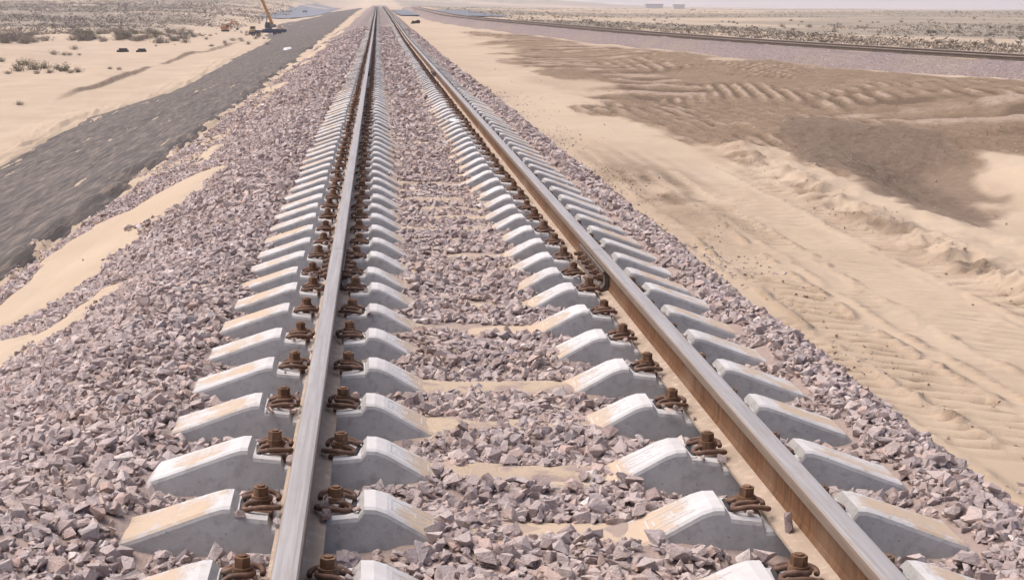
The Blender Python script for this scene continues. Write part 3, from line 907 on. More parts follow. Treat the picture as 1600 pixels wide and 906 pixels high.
def make_rail(path, label, group, web=None):
    root = bpy.data.objects.new('rail', None); link(root)
    root.empty_display_size = 0.2
    tag(root, label, 'rail', group)
    obj('rail_head', sweep('rail_head', HEAD, path, M_HEAD), root)
    obj('rail_web', sweep('rail_web', WEB, path, web or M_WEB), root)
    obj('rail_foot', sweep('rail_foot', FOOT, path, M_FOOT), root)
    return root
JOINTS = [8.55, 33.55, 58.55, 83.55]
spans = [(0.4, JOINTS[0])] + list(zip(JOINTS[:-1], JOINTS[1:])) + [(JOINTS[-1], 329.0)]
where = ['running from the foreground to the first joint', 'between the first joint and the second', 'between the second joint and the third',
         'between the third joint and the fourth', 'beyond the fourth joint running to the horizon']
for side, rx in (('left', -0.754), ('right', 0.754)):
    for (y0, y1), w in zip(spans, where):
        path = [(rx, yy, float(rise(yy)), 1.0, 0.0) for yy in ysteps(y0 + 0.004, y1 - 0.004)]
        make_rail(path, f'{side} rusty main rail, length {w}', 'rails of the main track')
# the curving track
def path2(off):
    out = []
    for yy in list(np.arange(12, 180, 3.0)) + list(np.arange(180, 330, 25.0)):
        cx = float(x2(yy)); dx = -(max(174 - yy, 0)) / 705.0
        L = math.hypot(1, dx)
        nx, ny = 1 / L, -dx / L
        out.append((cx + off * nx, yy + off * ny, float(rise(yy)) - 0.01, nx, ny))
    return out
make_rail(path2(-0.754), 'near dark rail of the curving track across the sand', 'rails of the curving track', M_BAR)
make_rail(path2(0.754), 'far dark rail of the curving track across the sand', 'rails of the curving track', M_BAR)

# ------------------------------------------------------------------ joint bars
def bar_mesh():
    prof = [(0.0125, -.050), (0.040, -.0405), (0.046, -.048), (0.036, -.064), (0.033, -.112), (0.040, -.126), (0.060, -.146), (0.058, -.153), (0.018, -.1425), (0.0125, -.128)]
    return sweep('joint_bar', prof, [(0, -0.49, 0, 1, 0), (0, 0.49, 0, 1, 0)], M_BAR)
BARM = bar_mesh()
def boltm():
    bm = bmesh.new()
    b_cyl(bm, (0.030, 0, -.09), (0.041, 0, -.09), 0.026, n=12)
    b_cyl(bm, (0.041, 0, -.09), (0.064, 0, -.09), 0.021, n=6)
    b_cyl(bm, (0.064, 0, -.09), (0.088, 0, -.09), 0.011, n=8)
    return bm_mesh('bolt', bm, [M_CLIP])
BOLTM = boltm()
ordw = ['first', 'second', 'third', 'fourth']
for j, jy in enumerate(JOINTS):
    for side, rx in (('left', -0.754), ('right', 0.754)):
        for face in (-1, 1):
            inner = (face > 0) == (rx < 0)
            o = tag(obj('joint_bar', BARM), f'dark bolted joint bar on the {"inner" if inner else "outer"} face of the {side} rail at the {ordw[j]} joint', 'joint bar', 'joint bars at the rail joints')
            o.location = (rx, jy, float(rise(jy)))
            o.rotation_euler = (0, 0, 0 if face > 0 else math.pi)
            if j < 2:
                for q in (-0.40, -0.24, -0.08, 0.08, 0.24, 0.40):
                    obj('bolt', BOLTM, o, (0, q, 0))

# ------------------------------------------------------------------ sleepers
TOPX = [0, .26, .31, .48, .515, .550, .568, .664, .676, .832, .844, .940, .958, .985, 1.02, 1.24, 1.29, 1.325]
TOPZ = [-.236, -.236, -.222, -.130, -.118, -.117, -.141, -.150, -.1785, -.1785, -.150, -.141, -.117, -.118, -.128, -.206, -.222, -.262]
def sleeper_mesh(clips=False, low=False):
    bm = bmesh.new()
    low = clips
    st = [(-a, b) for a, b in zip(TOPX[::-1], TOPZ[::-1])][:-1] + list(zip(TOPX, TOPZ))
    if low: st = [p for p in st if round(abs(p[0]), 3) in (0, .31, .48, .55, .568, .94, .958, 1.02, 1.24, 1.325)]
    rings = []
    for x_, zt in st:
        ht = 0.081 + 0.2 * (-0.117 - zt)                      # the long sides are plane and lean inwards
        zb = -0.40
        f = lambda z_: ht + 0.014 + 0.2 * (zt - 0.018 - z_)
        ring = [(-f(zb), zb), (-ht - 0.014, zt - 0.018), (-ht - 0.008, zt - 0.007), (-ht + 0.004, zt), (ht - 0.004, zt), (ht + 0.008, zt - 0.007), (ht + 0.014, zt - 0.018), (f(zb), zb)]
        if low: ring = [ring[0], ring[2], ring[5], ring[7]]
        rings.append([bm.verts.new((x_, yy, zz)) for yy, zz in ring])
    n = 4 if low else 8
    for A, B in zip(rings[:-1], rings[1:]):
        for k in range(n):
            bm.faces.new((A[k], A[(k+1) % n], B[(k+1) % n], B[k]))
    bm.faces.new(rings[0]); bm.faces.new(rings[-1][::-1])
    if clips:
        for rx in (-0.754, 0.754):
            for sd in (-1, 1):
                xa, xb = sorted((rx + sd * 0.078, rx + sd * 0.172))
                b_box(bm, xa, xb, -0.062, 0.062, -0.178, -0.122, 1)
                b_box(bm, rx + sd * 0.115 - 0.02, rx + sd * 0.115 + 0.02, -0.02, 0.02, -0.122, -0.076, 1)
    return bm_mesh('sleeper', bm, [M_CONC, M_CLIP])
SLM = sleeper_mesh(); SLM_FAR = sleeper_mesh(True)

def mark_mesh():
    """cast panel frame with worn, unreadable raised strokes; lies in its own xy plane"""
    bm = bmesh.new()
    t = 0.0010
    def bar(x0, x1, y0, y1): b_box(bm, x0, x1, y0, y1, -0.002, t)
    bar(-.078, .078, .044, .049); bar(-.078, .078, -.049, -.044); bar(-.078, -.073, -.0435, .0435); bar(.073, .078, -.0435, .0435)
    bar(-.058, -.052, -.024, .020); bar(-.036, -.014, .014, .020); bar(-.036, -.014, -.016, -.010)
    bar(.008, .014, -.020, .024); bar(.030, .050, .016, .022); bar(.030, .050, -.024, -.018)
    return bm_mesh('cast_mark', bm, [M_SKIN])
MARKM = mark_mesh()
def fast_meshes():
    bm = bmesh.new()                                          # base plate with a black block at the shoulder
    b_box(bm, 0.079, 0.160, -0.050, 0.050, -0.180, -0.146, 0, bev=0.004)
    b_box(bm, 0.098, 0.134, -0.026, 0.026, -0.146, -0.134, 0, bev=0.003)
    b_box(bm, 0.164, 0.182, -0.058, 0.058, -0.168, -0.136, 1, bev=0.006)
    plate = bm_mesh('base_plate', bm, [M_CLIP, M_BLACK])
    half = [(0.062, 0.026, -0.138), (0.060, 0.044, -0.134), (0.074, 0.060, -0.128), (0.110, 0.065, -0.124), (0.148, 0.064, -0.129), (0.167, 0.052, -0.135),
            (0.166, 0.034, -0.132), (0.150, 0.026, -0.124), (0.128, 0.027, -0.119), (0.105, 0.026, -0.119), (0.090, 0.015, -0.121)]
    P = half + [(0.087, 0, -.121)] + [(a, -b, c) for a, b, c in half[::-1]]
    bm = bmesh.new()
    pts = catmull(P, 3)
    b_tube(bm, pts, 0.0085, 8)
    clip = bm_mesh('spring_clip', bm, [M_CLIP], True)
    bm = bmesh.new()
    b_cyl(bm, (0.116, 0, -.138), (0.116, 0, -.106), 0.031, 0.029, n=14)
    b_cyl(bm, (0.116, 0, -.106), (0.116, 0, -.078), 0.0235, n=6)
    b_cyl(bm, (0.116, 0, -.078), (0.116, 0, -.073), 0.0135, 0.0125, n=10)
    bolt = bm_mesh('anchor_bolt', bm, [M_NUT])
    return plate, clip, bolt
PLM, CLM, BTM = fast_meshes()

def fastener(parent, rx, sd, dz=0):
    f = obj('fastener', PLM, parent, (rx, 0, 0))
    f.rotation_euler = (0, 0, (0 if sd > 0 else math.pi) + random.gauss(0, 0.07))
    c = obj('spring_clip', CLM, f)
    c.rotation_euler = (random.gauss(0, 0.05), 0, random.gauss(0, 0.05))
    b = obj('anchor_bolt', BTM, f)
    a = random.uniform(0, 1.05)
    b.matrix_local = Matrix.Translation((0.116, 0, random.uniform(-0.004, 0.006))) @ Matrix.Rotation(a, 4, 'Z') @ Matrix.Translation((-0.116, 0, 0))
    return f

def ordinal(n):
    w = ['', 'first', 'second', 'third', 'fourth', 'fifth', 'sixth', 'seventh', 'eighth', 'ninth', 'tenth', 'eleventh', 'twelfth', 'thirteenth', 'fourteenth',
         'fifteenth', 'sixteenth', 'seventeenth', 'eighteenth', 'nineteenth', 'twentieth']
    if n <= 20: return w[n]
    return f'{n}{"th" if 10 <= n % 100 <= 20 else {1: "st", 2: "nd", 3: "rd"}.get(n % 10, "th")}'

before = int(np.sum(SLY < JOINTS[0]))
N_IND = 230
for i, yk in enumerate(SLY[:N_IND]):
    far = i >= 44
    o = obj('sleeper', SLM_FAR if far else SLM)
    o.location = (-0.012 + random.gauss(0, 0.006), yk, float(rise(yk)))
    o.rotation_euler = (random.gauss(0, 0.012), random.gauss(0, 0.0015), random.gauss(0, 0.006))
    if i < before:
        k = before - i
        lab = f'grey concrete sleeper, {ordinal(k)} on the near side of the first rail joint'
    elif i < 120:
        lab = f'grey concrete sleeper, {ordinal(i - before + 1)} beyond the first rail joint'
    else:
        lab = 'small distant concrete sleeper of the main track close to the horizon'
    tag(o, lab, 'sleeper', 'sleepers of the main track')
    if i < 18:
        for sd in (-1, 1):
            mk = obj('cast_mark', MARKM, o, (sd * 0.40, 0, -0.1733))
            mk.rotation_euler = (0, -sd * math.atan2(0.092, 0.17), 0)
    if not far:
        for rx in (-0.754, 0.754):
            for sd in (-1, 1):
                fastener(o, rx, sd)
def merged_sleepers(name, places, label):
    V0 = np.array([v.co for v in SLM_FAR.vertices]); F0 = [tuple(p.vertices) for p in SLM_FAR.polygons]; MI = [p.material_index for p in SLM_FAR.polygons]
    V = []; F = []; mi = []
    for (cx, cy, cz, a) in places:
        b = len(V) * len(V0)
        c_, s_ = math.cos(a), math.sin(a)
        V.append(np.stack([V0[:, 0]*c_ - V0[:, 1]*s_ + cx, V0[:, 0]*s_ + V0[:, 1]*c_ + cy, V0[:, 2] + cz], -1))
        F += [tuple(k + b for k in f) for f in F0]; mi += MI
    me = bpy.data.meshes.new(name); me.from_pydata(np.concatenate(V).tolist(), [], F)
    me.materials.append(M_CONC); me.materials.append(M_CLIP)
    me.polygons.foreach_set('material_index', mi); me.update()
    return tag(obj(name, me), label, None, None, 'stuff')
merged_sleepers('track_sleepers', [(0, float(yk), float(rise(yk)), 0) for yk in SLY[N_IND:]], 'rows of concrete sleepers too far off to count on the main track')
# ballast of the curving track
off = np.array([-4.2, -3.4, -2.6, -1.9, -1.75, -1.5, -1.0, 0, 1.0, 1.5, 1.75, 1.9, 2.6, 3.4, 4.2])
offz = np.array([-1.75, -1.25, -0.80, -0.32, -0.22, -0.165, -0.16, -0.16, -0.16, -0.165, -0.22, -0.32, -0.80, -1.25, -1.75])
sub = np.linspace(-4.2, 4.2, 57)
yb = np.concatenate([np.arange(8, 180, 0.5), np.arange(180, 335, 4.0)])
OS, OY = np.meshgrid(sub, yb)
dxx = -np.clip(174 - OY, 0, 400) / 705.0
Lh = np.hypot(1, dxx)
CX = x2(OY) + OS / Lh; CY = OY - OS * dxx / Lh
CZ = np.interp(OS, off, offz) + rise(OY) + 0.04 * fbm(CX * 1.5, CY * 1.5, 161, 3)
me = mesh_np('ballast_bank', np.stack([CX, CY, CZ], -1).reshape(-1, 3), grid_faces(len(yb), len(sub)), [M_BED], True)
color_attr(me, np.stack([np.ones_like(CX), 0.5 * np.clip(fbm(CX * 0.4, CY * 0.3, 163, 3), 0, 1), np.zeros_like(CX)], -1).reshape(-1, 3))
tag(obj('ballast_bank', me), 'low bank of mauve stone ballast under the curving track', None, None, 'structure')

# ------------------------------------------------------------------ loose things on the track
def lumpy(name, V, F, mat): return mesh_np(name, V, F, [mat])
for (lx, ly, lz, sz, seed, lab) in (
        (0.754 - 0.052, 4.27, -0.128, 0.075, 4, 'large grey angular stone resting on the foot of the right rail'),
        (-0.754 - 0.066, 4.30, -0.150, 0.044, 5, 'small pink stone resting on the outer foot of the left rail by a clip'),
        (-0.754 + 0.066, 4.35, -0.142, 0.058, 6, 'flat reddish stone leaning on the inner foot of the left rail'),
        (-0.754 + 0.095, 4.42, -0.125, 0.06, 7, 'grey violet stone wedged beside a clip of the left rail'),
        (-0.754 - 0.060, 4.93, -0.148, 0.05, 8, 'small tan stone on the outer foot of the left rail, one clip further back')):
    o = tag(obj('loose_stone', lumpy('loose_stone', *chip(13, 400 + seed), M_STONE1)), lab, 'stone')
    o.location = (lx, ly, lz); o.scale = (sz * 1.1,) * 3; o.rotation_euler = (0.3, 0.4 * seed, 0.9 * seed)
# crumpled wrapper
def crumple(nx, ny, w, h, amp, seed):
    r = np.random.default_rng(seed)
    u, v = np.meshgrid(np.linspace(-.5, .5, nx), np.linspace(-.5, .5, ny))
    zz = amp * r.normal(size=u.shape); t = 0.004
    top = np.stack([u*w + r.normal(0, .03*w, u.shape), v*h + r.normal(0, .03*h, u.shape), zz + t], -1).reshape(-1, 3)
    bot = top - np.array([0, 0, t])
    F = grid_faces(ny, nx); nb = len(top)
    rim = [i for i in range(nx)] + [nx*k + nx-1 for k in range(1, ny)] + [nx*(ny-1) + i for i in range(nx-2, -1, -1)] + [nx*k for k in range(ny-2, 0, -1)]
    S = [[rim[i], rim[(i+1) % len(rim)], rim[(i+1) % len(rim)] + nb, rim[i] + nb] for i in range(len(rim))]
    return np.concatenate([top, bot]), np.concatenate([F, F[:, ::-1] + nb, np.array(S)])
o = tag(obj('crumpled_wrapper', lumpy('crumpled_wrapper', *crumple(5, 6, .045, .085, .007, 3), M_TAN)), 'crumpled shiny tan wrapper lying on the stones beside the left rail', 'wrapper')
o.location = (-0.754 + 0.205, 4.08, -0.235); o.rotation_euler = (0.75, 0.25, 0.5)
xx, yy, zz = -0.754 + 0.96, 17.1, -0.20
o = tag(obj('paper_scrap', lumpy('paper_scrap', *crumple(5, 4, .22, .12, .012, 5), M_WHITE)), 'white paper scrap on a sleeper inside the right rail', 'scrap')
d_ = 2340 * (1.383 + .12) / (.9824 * 177); o.location = (0.754 - 0.30, d_ - 0.28, -0.115); o.rotation_euler = (0.1, 0.15, 0.7)
for n_, (qx, qy, lab) in enumerate(((449, 80, 'bright white plastic scrap caught on the dark netting slope'), )):
    gx, gy, gz = at(qx, qy)
    o = tag(obj('plastic_scrap', lumpy('plastic_scrap', *crumple(5, 4, .75, .4, .05, 8 + n_), M_WHITE)), lab, 'scrap')
    o.location = (gx, gy, gz + 0.10); o.rotation_euler = (0.1, -0.2, 1.2)

# ------------------------------------------------------------------ plants
def shrub_mesh(name, seed, nb, mat, h=1.0, w=1.0, leaf=0.10):
    r = np.random.default_rng(seed)
    V, F = [], []
    def tri(a, b, c):
        k = len(V); V.extend([a, b, c]); F.append((k, k+1, k+2))
    for i in range(nb):
        az = r.uniform(0, 2*np.pi); tilt = abs(r.normal(0, 0.65)); L = h * r.uniform(0.5, 1.05) * (1 - 0.25 * min(tilt, 1.3))
        b0 = np.array([r.normal(0, .12) * w, r.normal(0, .12) * w, -0.05])
        d = np.array([np.sin(tilt)*np.cos(az)*w, np.sin(tilt)*np.sin(az)*w, np.cos(tilt)])
        tip = b0 + d * L
        sd = np.cross(d, r.normal(size=3)); sd /= np.linalg.norm(sd) + 1e-6
        tri(b0 - sd*.012, b0 + sd*.012, tip)
        for q in range(7):
            p = b0 + d * L * r.uniform(0.35, 1.0) + r.normal(0, .06, 3)
            a = r.normal(size=3); a /= np.linalg.norm(a); b = np.cross(a, r.normal(size=3)); b /= np.linalg.norm(b) + 1e-6
            l = leaf * r.uniform(0.5, 1.2)
            tri(p, p + a*l + b*l*0.35, p + a*l*0.6 - b*l*0.45)
    return mesh_np(name, np.array(V), np.array(F), [mat])
SHR = [shrub_mesh('desert_shrub', 500 + i, 60, M_SHRUB, 0.75, 1.35, 0.08) for i in range(4)]
SHG = [shrub_mesh('desert_shrub', 520 + i, 60, M_SHRUBG, 0.75, 1.3, 0.08) for i in range(3)]
def put_shrub(qx, qy, size, green, label, group):
    gx, gy, gz = at(qx, qy)
    o = tag(obj('desert_shrub', random.choice(SHG if green else SHR)), label, 'shrub', group)
    o.location = (gx, gy, gz); s_ = size * random.uniform(0.75, 1.25)
    o.scale = (s_ * random.uniform(0.9, 1.5), s_ * random.uniform(0.9, 1.5), s_); o.rotation_euler = (0, 0, random.uniform(0, 6.28))
    return o
cnt = 0
for (qx, qy, sz) in ((38, 103, .8), (28, 112, .7), (12, 116, .5), (52, 110, .8), (68, 108, .8), (98, 112, .8), (122, 114, .6), (110, 115, .5), (2, 97, .7), (78, 115, .5), (88, 108, .4), (172, 109, .3), (186, 110, .3), (58, 116, .4)):
    put_shrub(qx, qy, sz, qx < 100 and sz > .6, 'small dry bush on the sand rise at the frame\'s left edge, below the scrub band', 'bushes on the low sand rise'); cnt += 1
put_shrub(116, 78, 0.9, False, 'lone upright bush on bare sand left of the dark netting rolls', None)
put_shrub(84, 86, .6, False, 'small round bush on bare sand, leftmost of the flat row', None)
for (qx, qy) in ((100, 87), (108, 87), (124, 87)):
    put_shrub(qx, qy, .4, False, 'low dark tuft in the flat row below the lone bush', 'tufts in the flat row')
put_shrub(30, 165, .3, False, 'sparse dry tuft on the pale sand above the netting at the far left', None)
for k in range(85):
    qx = random.uniform(112, 300); qy = random.uniform(47, 67) + (qx - 112) * 0.012
    if random.random() < 0.3: qx = random.choice((130, 138, 145, 183, 192)) + random.gauss(0, 8); qy = random.uniform(52, 66)
    put_shrub(qx, qy, random.uniform(0.7, 1.5), random.random() < 0.15, ('grey bush in the left end of the thicket above the netting rolls' if qx < 165 else 'grey bush in the middle of the thicket above the netting rolls' if qx < 225 else 'grey bush in the right end of the thicket, towards the excavator'), 'bushes of the grey thicket')
for k in range(40):
    qx = random.gauss(22, 22); qy = random.uniform(52, 69)
    put_shrub(qx, qy, random.uniform(0.6, 1.4), False, 'grey bush in the clump at the left frame edge', 'bushes of the left clump')
for k in range(40):
    put_shrub(random.uniform(240, 420), random.uniform(44, 75) - 0, random.uniform(0.3, 0.8), False, 'small tuft on the sand between the thicket and the crane', 'tufts before the crane')
for k in range(95):
    qx = random.uniform(800, 1600); qy = random.uniform(30, 70)
    gx, gy, gz = at(qx, qy)
    if float(x2(gy)) - gx > -6: continue
    put_shrub(qx, qy, random.uniform(0.3, 0.55), random.random() < 0.3, ('low shrub on the plain close beyond the curving track' if qy > 50 else 'low shrub far out on the plain beyond the curving track'), 'shrubs on the plain beyond the curve')

def scrub_stuff(name, n, region, label, size):
    X, Y = region(n)
    Z = ground_z(X, Y, False)
    r = np.random.default_rng(77)
    base = []
    for v in range(6):
        V = []
        for q in range(11):
            p = np.array([r.normal(0, .38), r.normal(0, .38), r.uniform(0.02, .45)])
            for c in range(3): V.append(p + r.normal(0, .10, 3))
        base.append(np.array(V))
    Vs = []
    w = r.integers(0, 6, len(X)); a = r.uniform(0, 6.28, len(X)); s = size * np.exp(r.normal(0, .4, len(X)))
    for v in range(6):
        i = np.nonzero(w == v)[0]
        B = base[v]; ca, sa = np.cos(a[i])[:, None], np.sin(a[i])[:, None]
        P = np.stack([B[None, :, 0]*ca - B[None, :, 1]*sa, B[None, :, 0]*sa + B[None, :, 1]*ca, np.repeat(B[None, :, 2] * 0.75, len(i), 0)], -1) * s[i][:, None, None]
        P += np.stack([X[i], Y[i], Z[i]], -1)[:, None, :]
        Vs.append(P.reshape(-1, 3))
    V = np.concatenate(Vs)
    me = mesh_np(name, V, np.arange(len(V)).reshape(-1, 3), [M_SHRUB])
    return tag(obj(name, me), label, None, None, 'stuff')
def reg_l(n):
    Y = np.exp(rng.uniform(math.log(225), math.log(1500), n)); X = -0.53 + Y * np.tan(np.radians(rng.uniform(-17, -3.2, n)))
    k = (X < -28) & (fbm(X * 0.02, Y * 0.015, 171, 4) > -0.4)
    return X[k], Y[k]
def reg_r(n):
    Y = np.exp(rng.uniform(math.log(35), math.log(1300), n)); X = -0.53 + Y * np.tan(np.radians(rng.uniform(0.8, 28, n)))
    e = x2(Y) - X
    k = (e < -6) & (fbm(X * 0.03, Y * 0.02, 173, 4) > -0.35)
    return X[k], Y[k]
scrub_stuff('desert_scrub', 14000, reg_l, 'grey dry scrub covering the rising desert on the left', 1.15)
scrub_stuff('desert_scrub', 26000, reg_r, 'grey green scrub covering the desert plain on the right', 0.42)

# ------------------------------------------------------------------ machines and far things
def empty(name, loc, rz=0):
    o = bpy.data.objects.new(name, None); link(o); o.location = loc; o.rotation_euler = (0, 0, rz); return o
def part(name, parent, mats, build, smooth=False):
    bm = bmesh.new(); build(bm); return obj(name, bm_mesh(name, bm, mats, smooth), parent)

gx, gy, gz = at(418, 57)
print('crane at', gx, gy, gz)
SC = gy / 2340.0                                    # metres in one photo pixel at the crane
L = 58 * SC
cr = tag(empty('truck_crane', (gx, gy, gz), 0.12), 'yellow boom truck crane with dark blue chassis standing below the embankment', 'crane')
h0 = L / 11.0
part('chassis', cr, [M_BLUE], lambda b: (b_box(b, -5.3*h0, 5.6*h0, -1.2*h0, 1.2*h0, 0.95*h0, 1.7*h0, bev=.05), b_box(b, -1.5*h0, 5.4*h0, -1.25*h0, 1.25*h0, 1.7*h0, 2.0*h0)))
c_ = part('cab', cr, [M_CREAM], lambda b: b_box(b, -5.3*h0, -3.5*h0, -1.2*h0, 1.2*h0, 1.0*h0, 3.0*h0, bev=.12))
part('window', c_, [M_GLASSY], lambda b: b_box(b, -5.0*h0, -3.7*h0, -1.23*h0, -1.18*h0, 2.1*h0, 2.8*h0))
t_ = part('turntable', cr, [M_GREY], lambda b: (b_cyl(b, (.3*h0, 0, 2.0*h0), (.3*h0, 0, 2.5*h0), 1.1*h0, n=16), b_box(b, -.8*h0, 2.6*h0, -1.0*h0, 1.0*h0, 2.5*h0, 3.4*h0, bev=.06)))
part('operator_cab', t_, [M_GLASSY], lambda b: b_box(b, -.7*h0, .8*h0, -1.3*h0, -1.02*h0, 2.4*h0, 4.0*h0, bev=.05))
d = Vector((-0.42, 0.02, 1)).normalized()
p0 = Vector((1.6*h0, 0, 3.0*h0))
def boom_sec(b, a0, a1, w):
    M = Matrix.Translation(p0) @ d.to_track_quat('Z', 'Y').to_matrix().to_4x4()
    b_box(b, -w, w, -w*0.8, w*0.8, a0, a1, 0, M)
bo = part('boom', cr, [M_YELLOW], lambda b: (boom_sec(b, 0, 8.5*h0, .52*h0), boom_sec(b, 8.5*h0, 13*h0, .42*h0)))
part('boom_tip', bo, [M_BAR], lambda b: (boom_sec(b, 13*h0, 13.9*h0, .5*h0), b_cyl(b, p0 + d*13.7*h0 + Vector((-.2*h0, 0, 0)), p0 + d*13.7*h0 + Vector((-.5*h0, 0, -6*h0)), .05*h0, n=6)))
part('luffing_ram', cr, [M_GREY], lambda b: b_cyl(b, (-.3*h0, 0, 2.7*h0), p0 + d*4.2*h0, .17*h0, n=8))
for wx in (-4.2, -2.7, 2.2, 3.5, 4.8):
    for sy in (-1, 1):
        w_ = part('wheel', cr, [M_RUBBER], lambda b: b_cyl(b, (wx*h0, sy*.85*h0, .55*h0), (wx*h0, sy*1.25*h0, .55*h0), .55*h0, n=14))
        part('rim', w_, [M_GREY], lambda b: b_cyl(b, (wx*h0, sy*1.2*h0, .55*h0), (wx*h0, sy*1.28*h0, .55*h0), .28*h0, n=10))
for wx in (-2.0, 4.2):
    for sy in (-1, 1):
        part('outrigger', cr, [M_CREAM], lambda b: (b_box(b, wx*h0-.15*h0, wx*h0+.15*h0, min(sy*1.2, sy*2.4)*h0, max(sy*1.2, sy*2.4)*h0, .95*h0, 1.2*h0), b_cyl(b, (wx*h0, sy*2.35*h0, 0.0), (wx*h0, sy*2.35*h0, 1.2*h0), .12*h0, n=8)))

def excavator(px_, py_, wpx, flip, label, mat):
    gx, gy, gz = at(px_, py_)
    q = wpx * gy / 2340.0 / 8.0
    e = tag(empty('excavator', (gx, gy, gz), 0.15 if not flip else math.pi + 0.3), label, 'excavator')
    for sy in (-1, 1):
        part('track', e, [M_RUBBER], lambda b: (b_box(b, -1.7*q, 1.7*q, min(sy*.8, sy*1.35)*q, max(sy*.8, sy*1.35)*q, 0.1*q, .8*q, bev=.25*q)))
    bd = part('body', e, [mat], lambda b: (b_box(b, -1.9*q, 1.2*q, -1.2*q, 1.2*q, 1.0*q, 2.1*q, bev=.1*q), b_cyl(b, (0, 0, .7*q), (0, 0, 1.0*q), .7*q, n=12)))
    cb = part('cab', e, [mat], lambda b: b_box(b, .2*q, 1.5*q, -1.25*q, -.3*q, 1.05*q, 3.0*q, bev=.08*q))
    part('window', cb, [M_GLASSY], lambda b: (b_box(b, .4*q, 1.3*q, -1.28*q, -1.24*q, 1.9*q, 2.8*q), b_box(b, 1.48*q, 1.53*q, -1.1*q, -.4*q, 1.8*q, 2.8*q)))
    def arm(b, pts, w):
        for a, c in zip(pts[:-1], pts[1:]):
            b_cyl(b, (a[0]*q, .15*q, a[1]*q), (c[0]*q, .15*q, c[1]*q), w*q, n=6)
    part('boom', e, [mat], lambda b: arm(b, [(1.0, 1.6), (2.6, 4.2), (4.6, 4.0)], .28))
    part('stick', e, [mat], lambda b: arm(b, [(4.5, 4.1), (5.2, 1.6)], .2))
    part('bucket', e, [M_BAR], lambda b: b_box(b, 4.5*q, 5.5*q, -.4*q, .7*q, .6*q, 1.6*q, bev=.2*q))
excavator(352, 50, 30, False, 'small orange excavator on the sand left of the truck crane', M_ORANGE)
excavator(443, 50, 15, True, 'small yellow excavator behind the right end of the truck crane', M_YELLOW)
gx, gy, gz = at(394, 55)
q = 11 * gy / 2340.0
o = tag(empty('site_container', (gx, gy, gz), 0.1), 'dark brown site container beside the cab of the truck crane', 'container')
part('wall', o, [M_CLIP], lambda b: b_box(b, -.5*q, .5*q, -.3*q, .3*q, 0.02, .42*q, bev=.02*q))
part('roof', o, [M_GREY], lambda b: b_box(b, -.52*q, .52*q, -.32*q, .32*q, .421*q, .46*q))
for qx, wpx, n, lab in ((193, 20, 3, 'longer stack of dark netting rolls lying on bare sand'), (222, 18, 2, 'shorter stack of dark netting rolls lying on bare sand')):
    gx, gy, gz = at(qx, 82)
    q = wpx * gy / 2340.0
    o = tag(empty('netting_rolls', (gx, gy, gz), 0.05), lab, 'rolls')
    r_ = q * 0.09
    for k in range(n):
        part('roll', o, [M_DARK], lambda b: b_cyl(b, (-.5*q + .1*k*q, (k-.5)*r_*2.0, r_*.9), (.5*q - .13*(n-k)*q, (k-.5)*r_*2.02, r_*.95), r_, r_*.92, n=10))
    part('roll', o, [M_DARK], lambda b: b_cyl(b, (-.35*q, .3*r_, r_*2.5), (.3*q, .2*r_, r_*2.55), r_*.9, n=10))
# dark heap and concrete strip near the curve
gx, gy, gz = at(650, 37)
q = 15 * gy / 2340.0
V, F = chip(40, 900)
nn = np.random.default_rng(5)
hp = tag(empty('rubble_heap', (gx, gy, gz), 0), 'dark heap of dumped rubble on sand between the two tracks', 'heap')
for k in range(16):
    V, F = chip(14, 910 + k)
    rr_ = nn.uniform(.12, .24) * q
    o = obj('lump', mesh_np('lump', V * rr_ * 2, F, [M_DARK if k % 2 else M_CLIP]), hp, (nn.normal(0, .24) * q, nn.normal(0, .15) * q, abs(nn.normal(.05, .08)) * q))
    o.rotation_euler = tuple(nn.uniform(0, 3, 3))

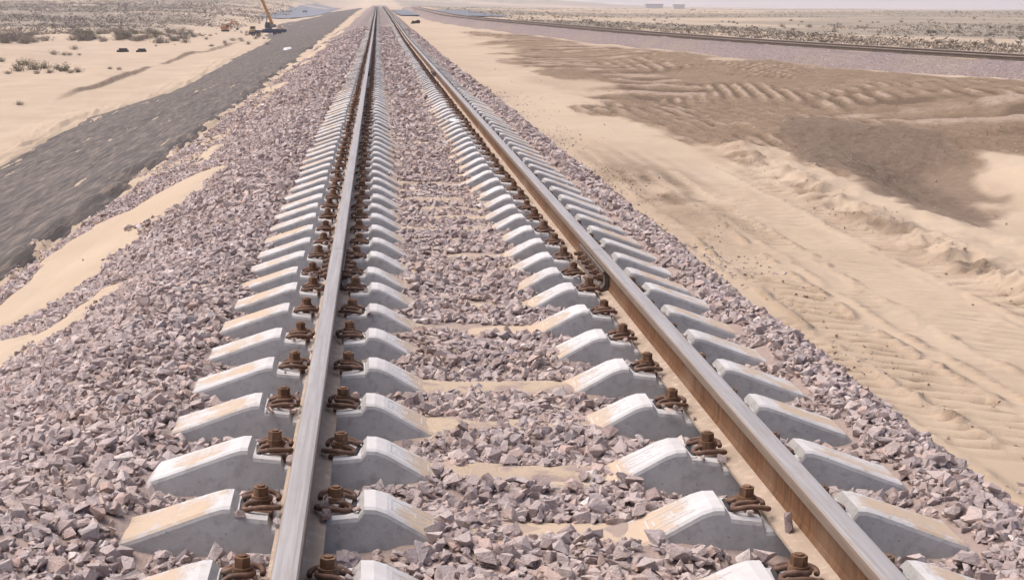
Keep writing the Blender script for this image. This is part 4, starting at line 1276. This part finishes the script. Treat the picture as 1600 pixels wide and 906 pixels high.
# far roads, laid on the ground as thin sheets
def road(name, pix, wid, mat, label, lift=0.15):
    P = np.array([at(*p)[:2] for p in pix])
    t = np.linspace(0, 1, 60); tt = np.linspace(0, 1, len(P))
    cx = np.interp(t, tt, P[:, 0]); cy = np.interp(t, tt, P[:, 1])
    dx, dy = np.gradient(cx), np.gradient(cy); l = np.hypot(dx, dy)
    nx, ny = -dy / l, dx / l
    offs = np.linspace(-wid, wid, 5)
    X = cx[:, None] + nx[:, None] * offs; Y = cy[:, None] + ny[:, None] * offs
    Z = ground_z(X, Y, False) + lift
    return tag(obj(name, mesh_np(name, np.stack([X, Y, Z], -1).reshape(-1, 3), grid_faces(60, 5), [mat], True)), label, None, None, 'structure')
road('road', [(446, 30), (470, 24), (492, 17), (512, 11)], 8, M_ROAD, 'far bluish paved road left of the embankment')
road('road', [(712, 26), (692, 22), (668, 17)], 7, M_ROAD, 'far bluish paved road beyond the curving track')
gx, gy, gz = at(476, 21)
q = 7 * gy / 2340.0
tr = tag(empty('truck', (gx, gy, gz + .2), 0.5), 'tiny blue truck on the far paved road', 'truck')
part('cargo_body', tr, [M_GREY], lambda b: b_box(b, -.5*q, .2*q, -.16*q, .16*q, .10*q, .42*q, bev=.01*q))
part('cab', tr, [M_BLUE], lambda b: b_box(b, .22*q, .5*q, -.15*q, .15*q, .10*q, .38*q, bev=.03*q))
for wx in (-.35, .35):
    for sy in (-1, 1):
        part('wheel', tr, [M_RUBBER], lambda b: b_cyl(b, (wx*q, sy*.11*q, .07*q), (wx*q, sy*.17*q, .07*q), .07*q, n=10))
# far sheds and posts on the horizon
for qx, w, lab in ((1012, 26, 'long low pale shed on the horizon right of the far dunes'), (1050, 16, 'short low pale shed on the horizon, right of the long one')):
    Yd = 1500.0; X_ = -0.53 + (qx - 588) / 2340 * Yd
    q = w * Yd / 2340.0
    z0 = float(ground_z(np.array([X_]), np.array([Yd]), False)[0])
    o = tag(empty('shed', (X_, Yd, z0), 0), lab, 'shed')
    part('wall', o, [M_POST], lambda b: b_box(b, -.5*q, .5*q, -4, 4, 0, 3.4))
    part('roof', o, [M_ROAD], lambda b: (b_box(b, -.52*q, .52*q, -4.5, 4.5, 3.41, 4.2)))

# ------------------------------------------------------------------ air
bm = bmesh.new(); b_box(bm, -6200, 6200, -6000, 6200, -16, 62)
hz = bpy.data.materials.new('haze'); hz.use_nodes = True
nt = hz.node_tree; nt.nodes.clear()
ou = nt.nodes.new('ShaderNodeOutputMaterial'); pv = nt.nodes.new('ShaderNodeVolumePrincipled')
pv.inputs['Color'].default_value = (0.90, 0.87, 0.90, 1); pv.inputs['Density'].default_value = 0.00036
pv.inputs['Anisotropy'].default_value = 0.2
nt.links.new(pv.outputs[0], ou.inputs['Volume'])
tag(obj('haze', bm_mesh('haze', bm, [hz])), 'pale dusty air over the desert', None, None, 'stuff')
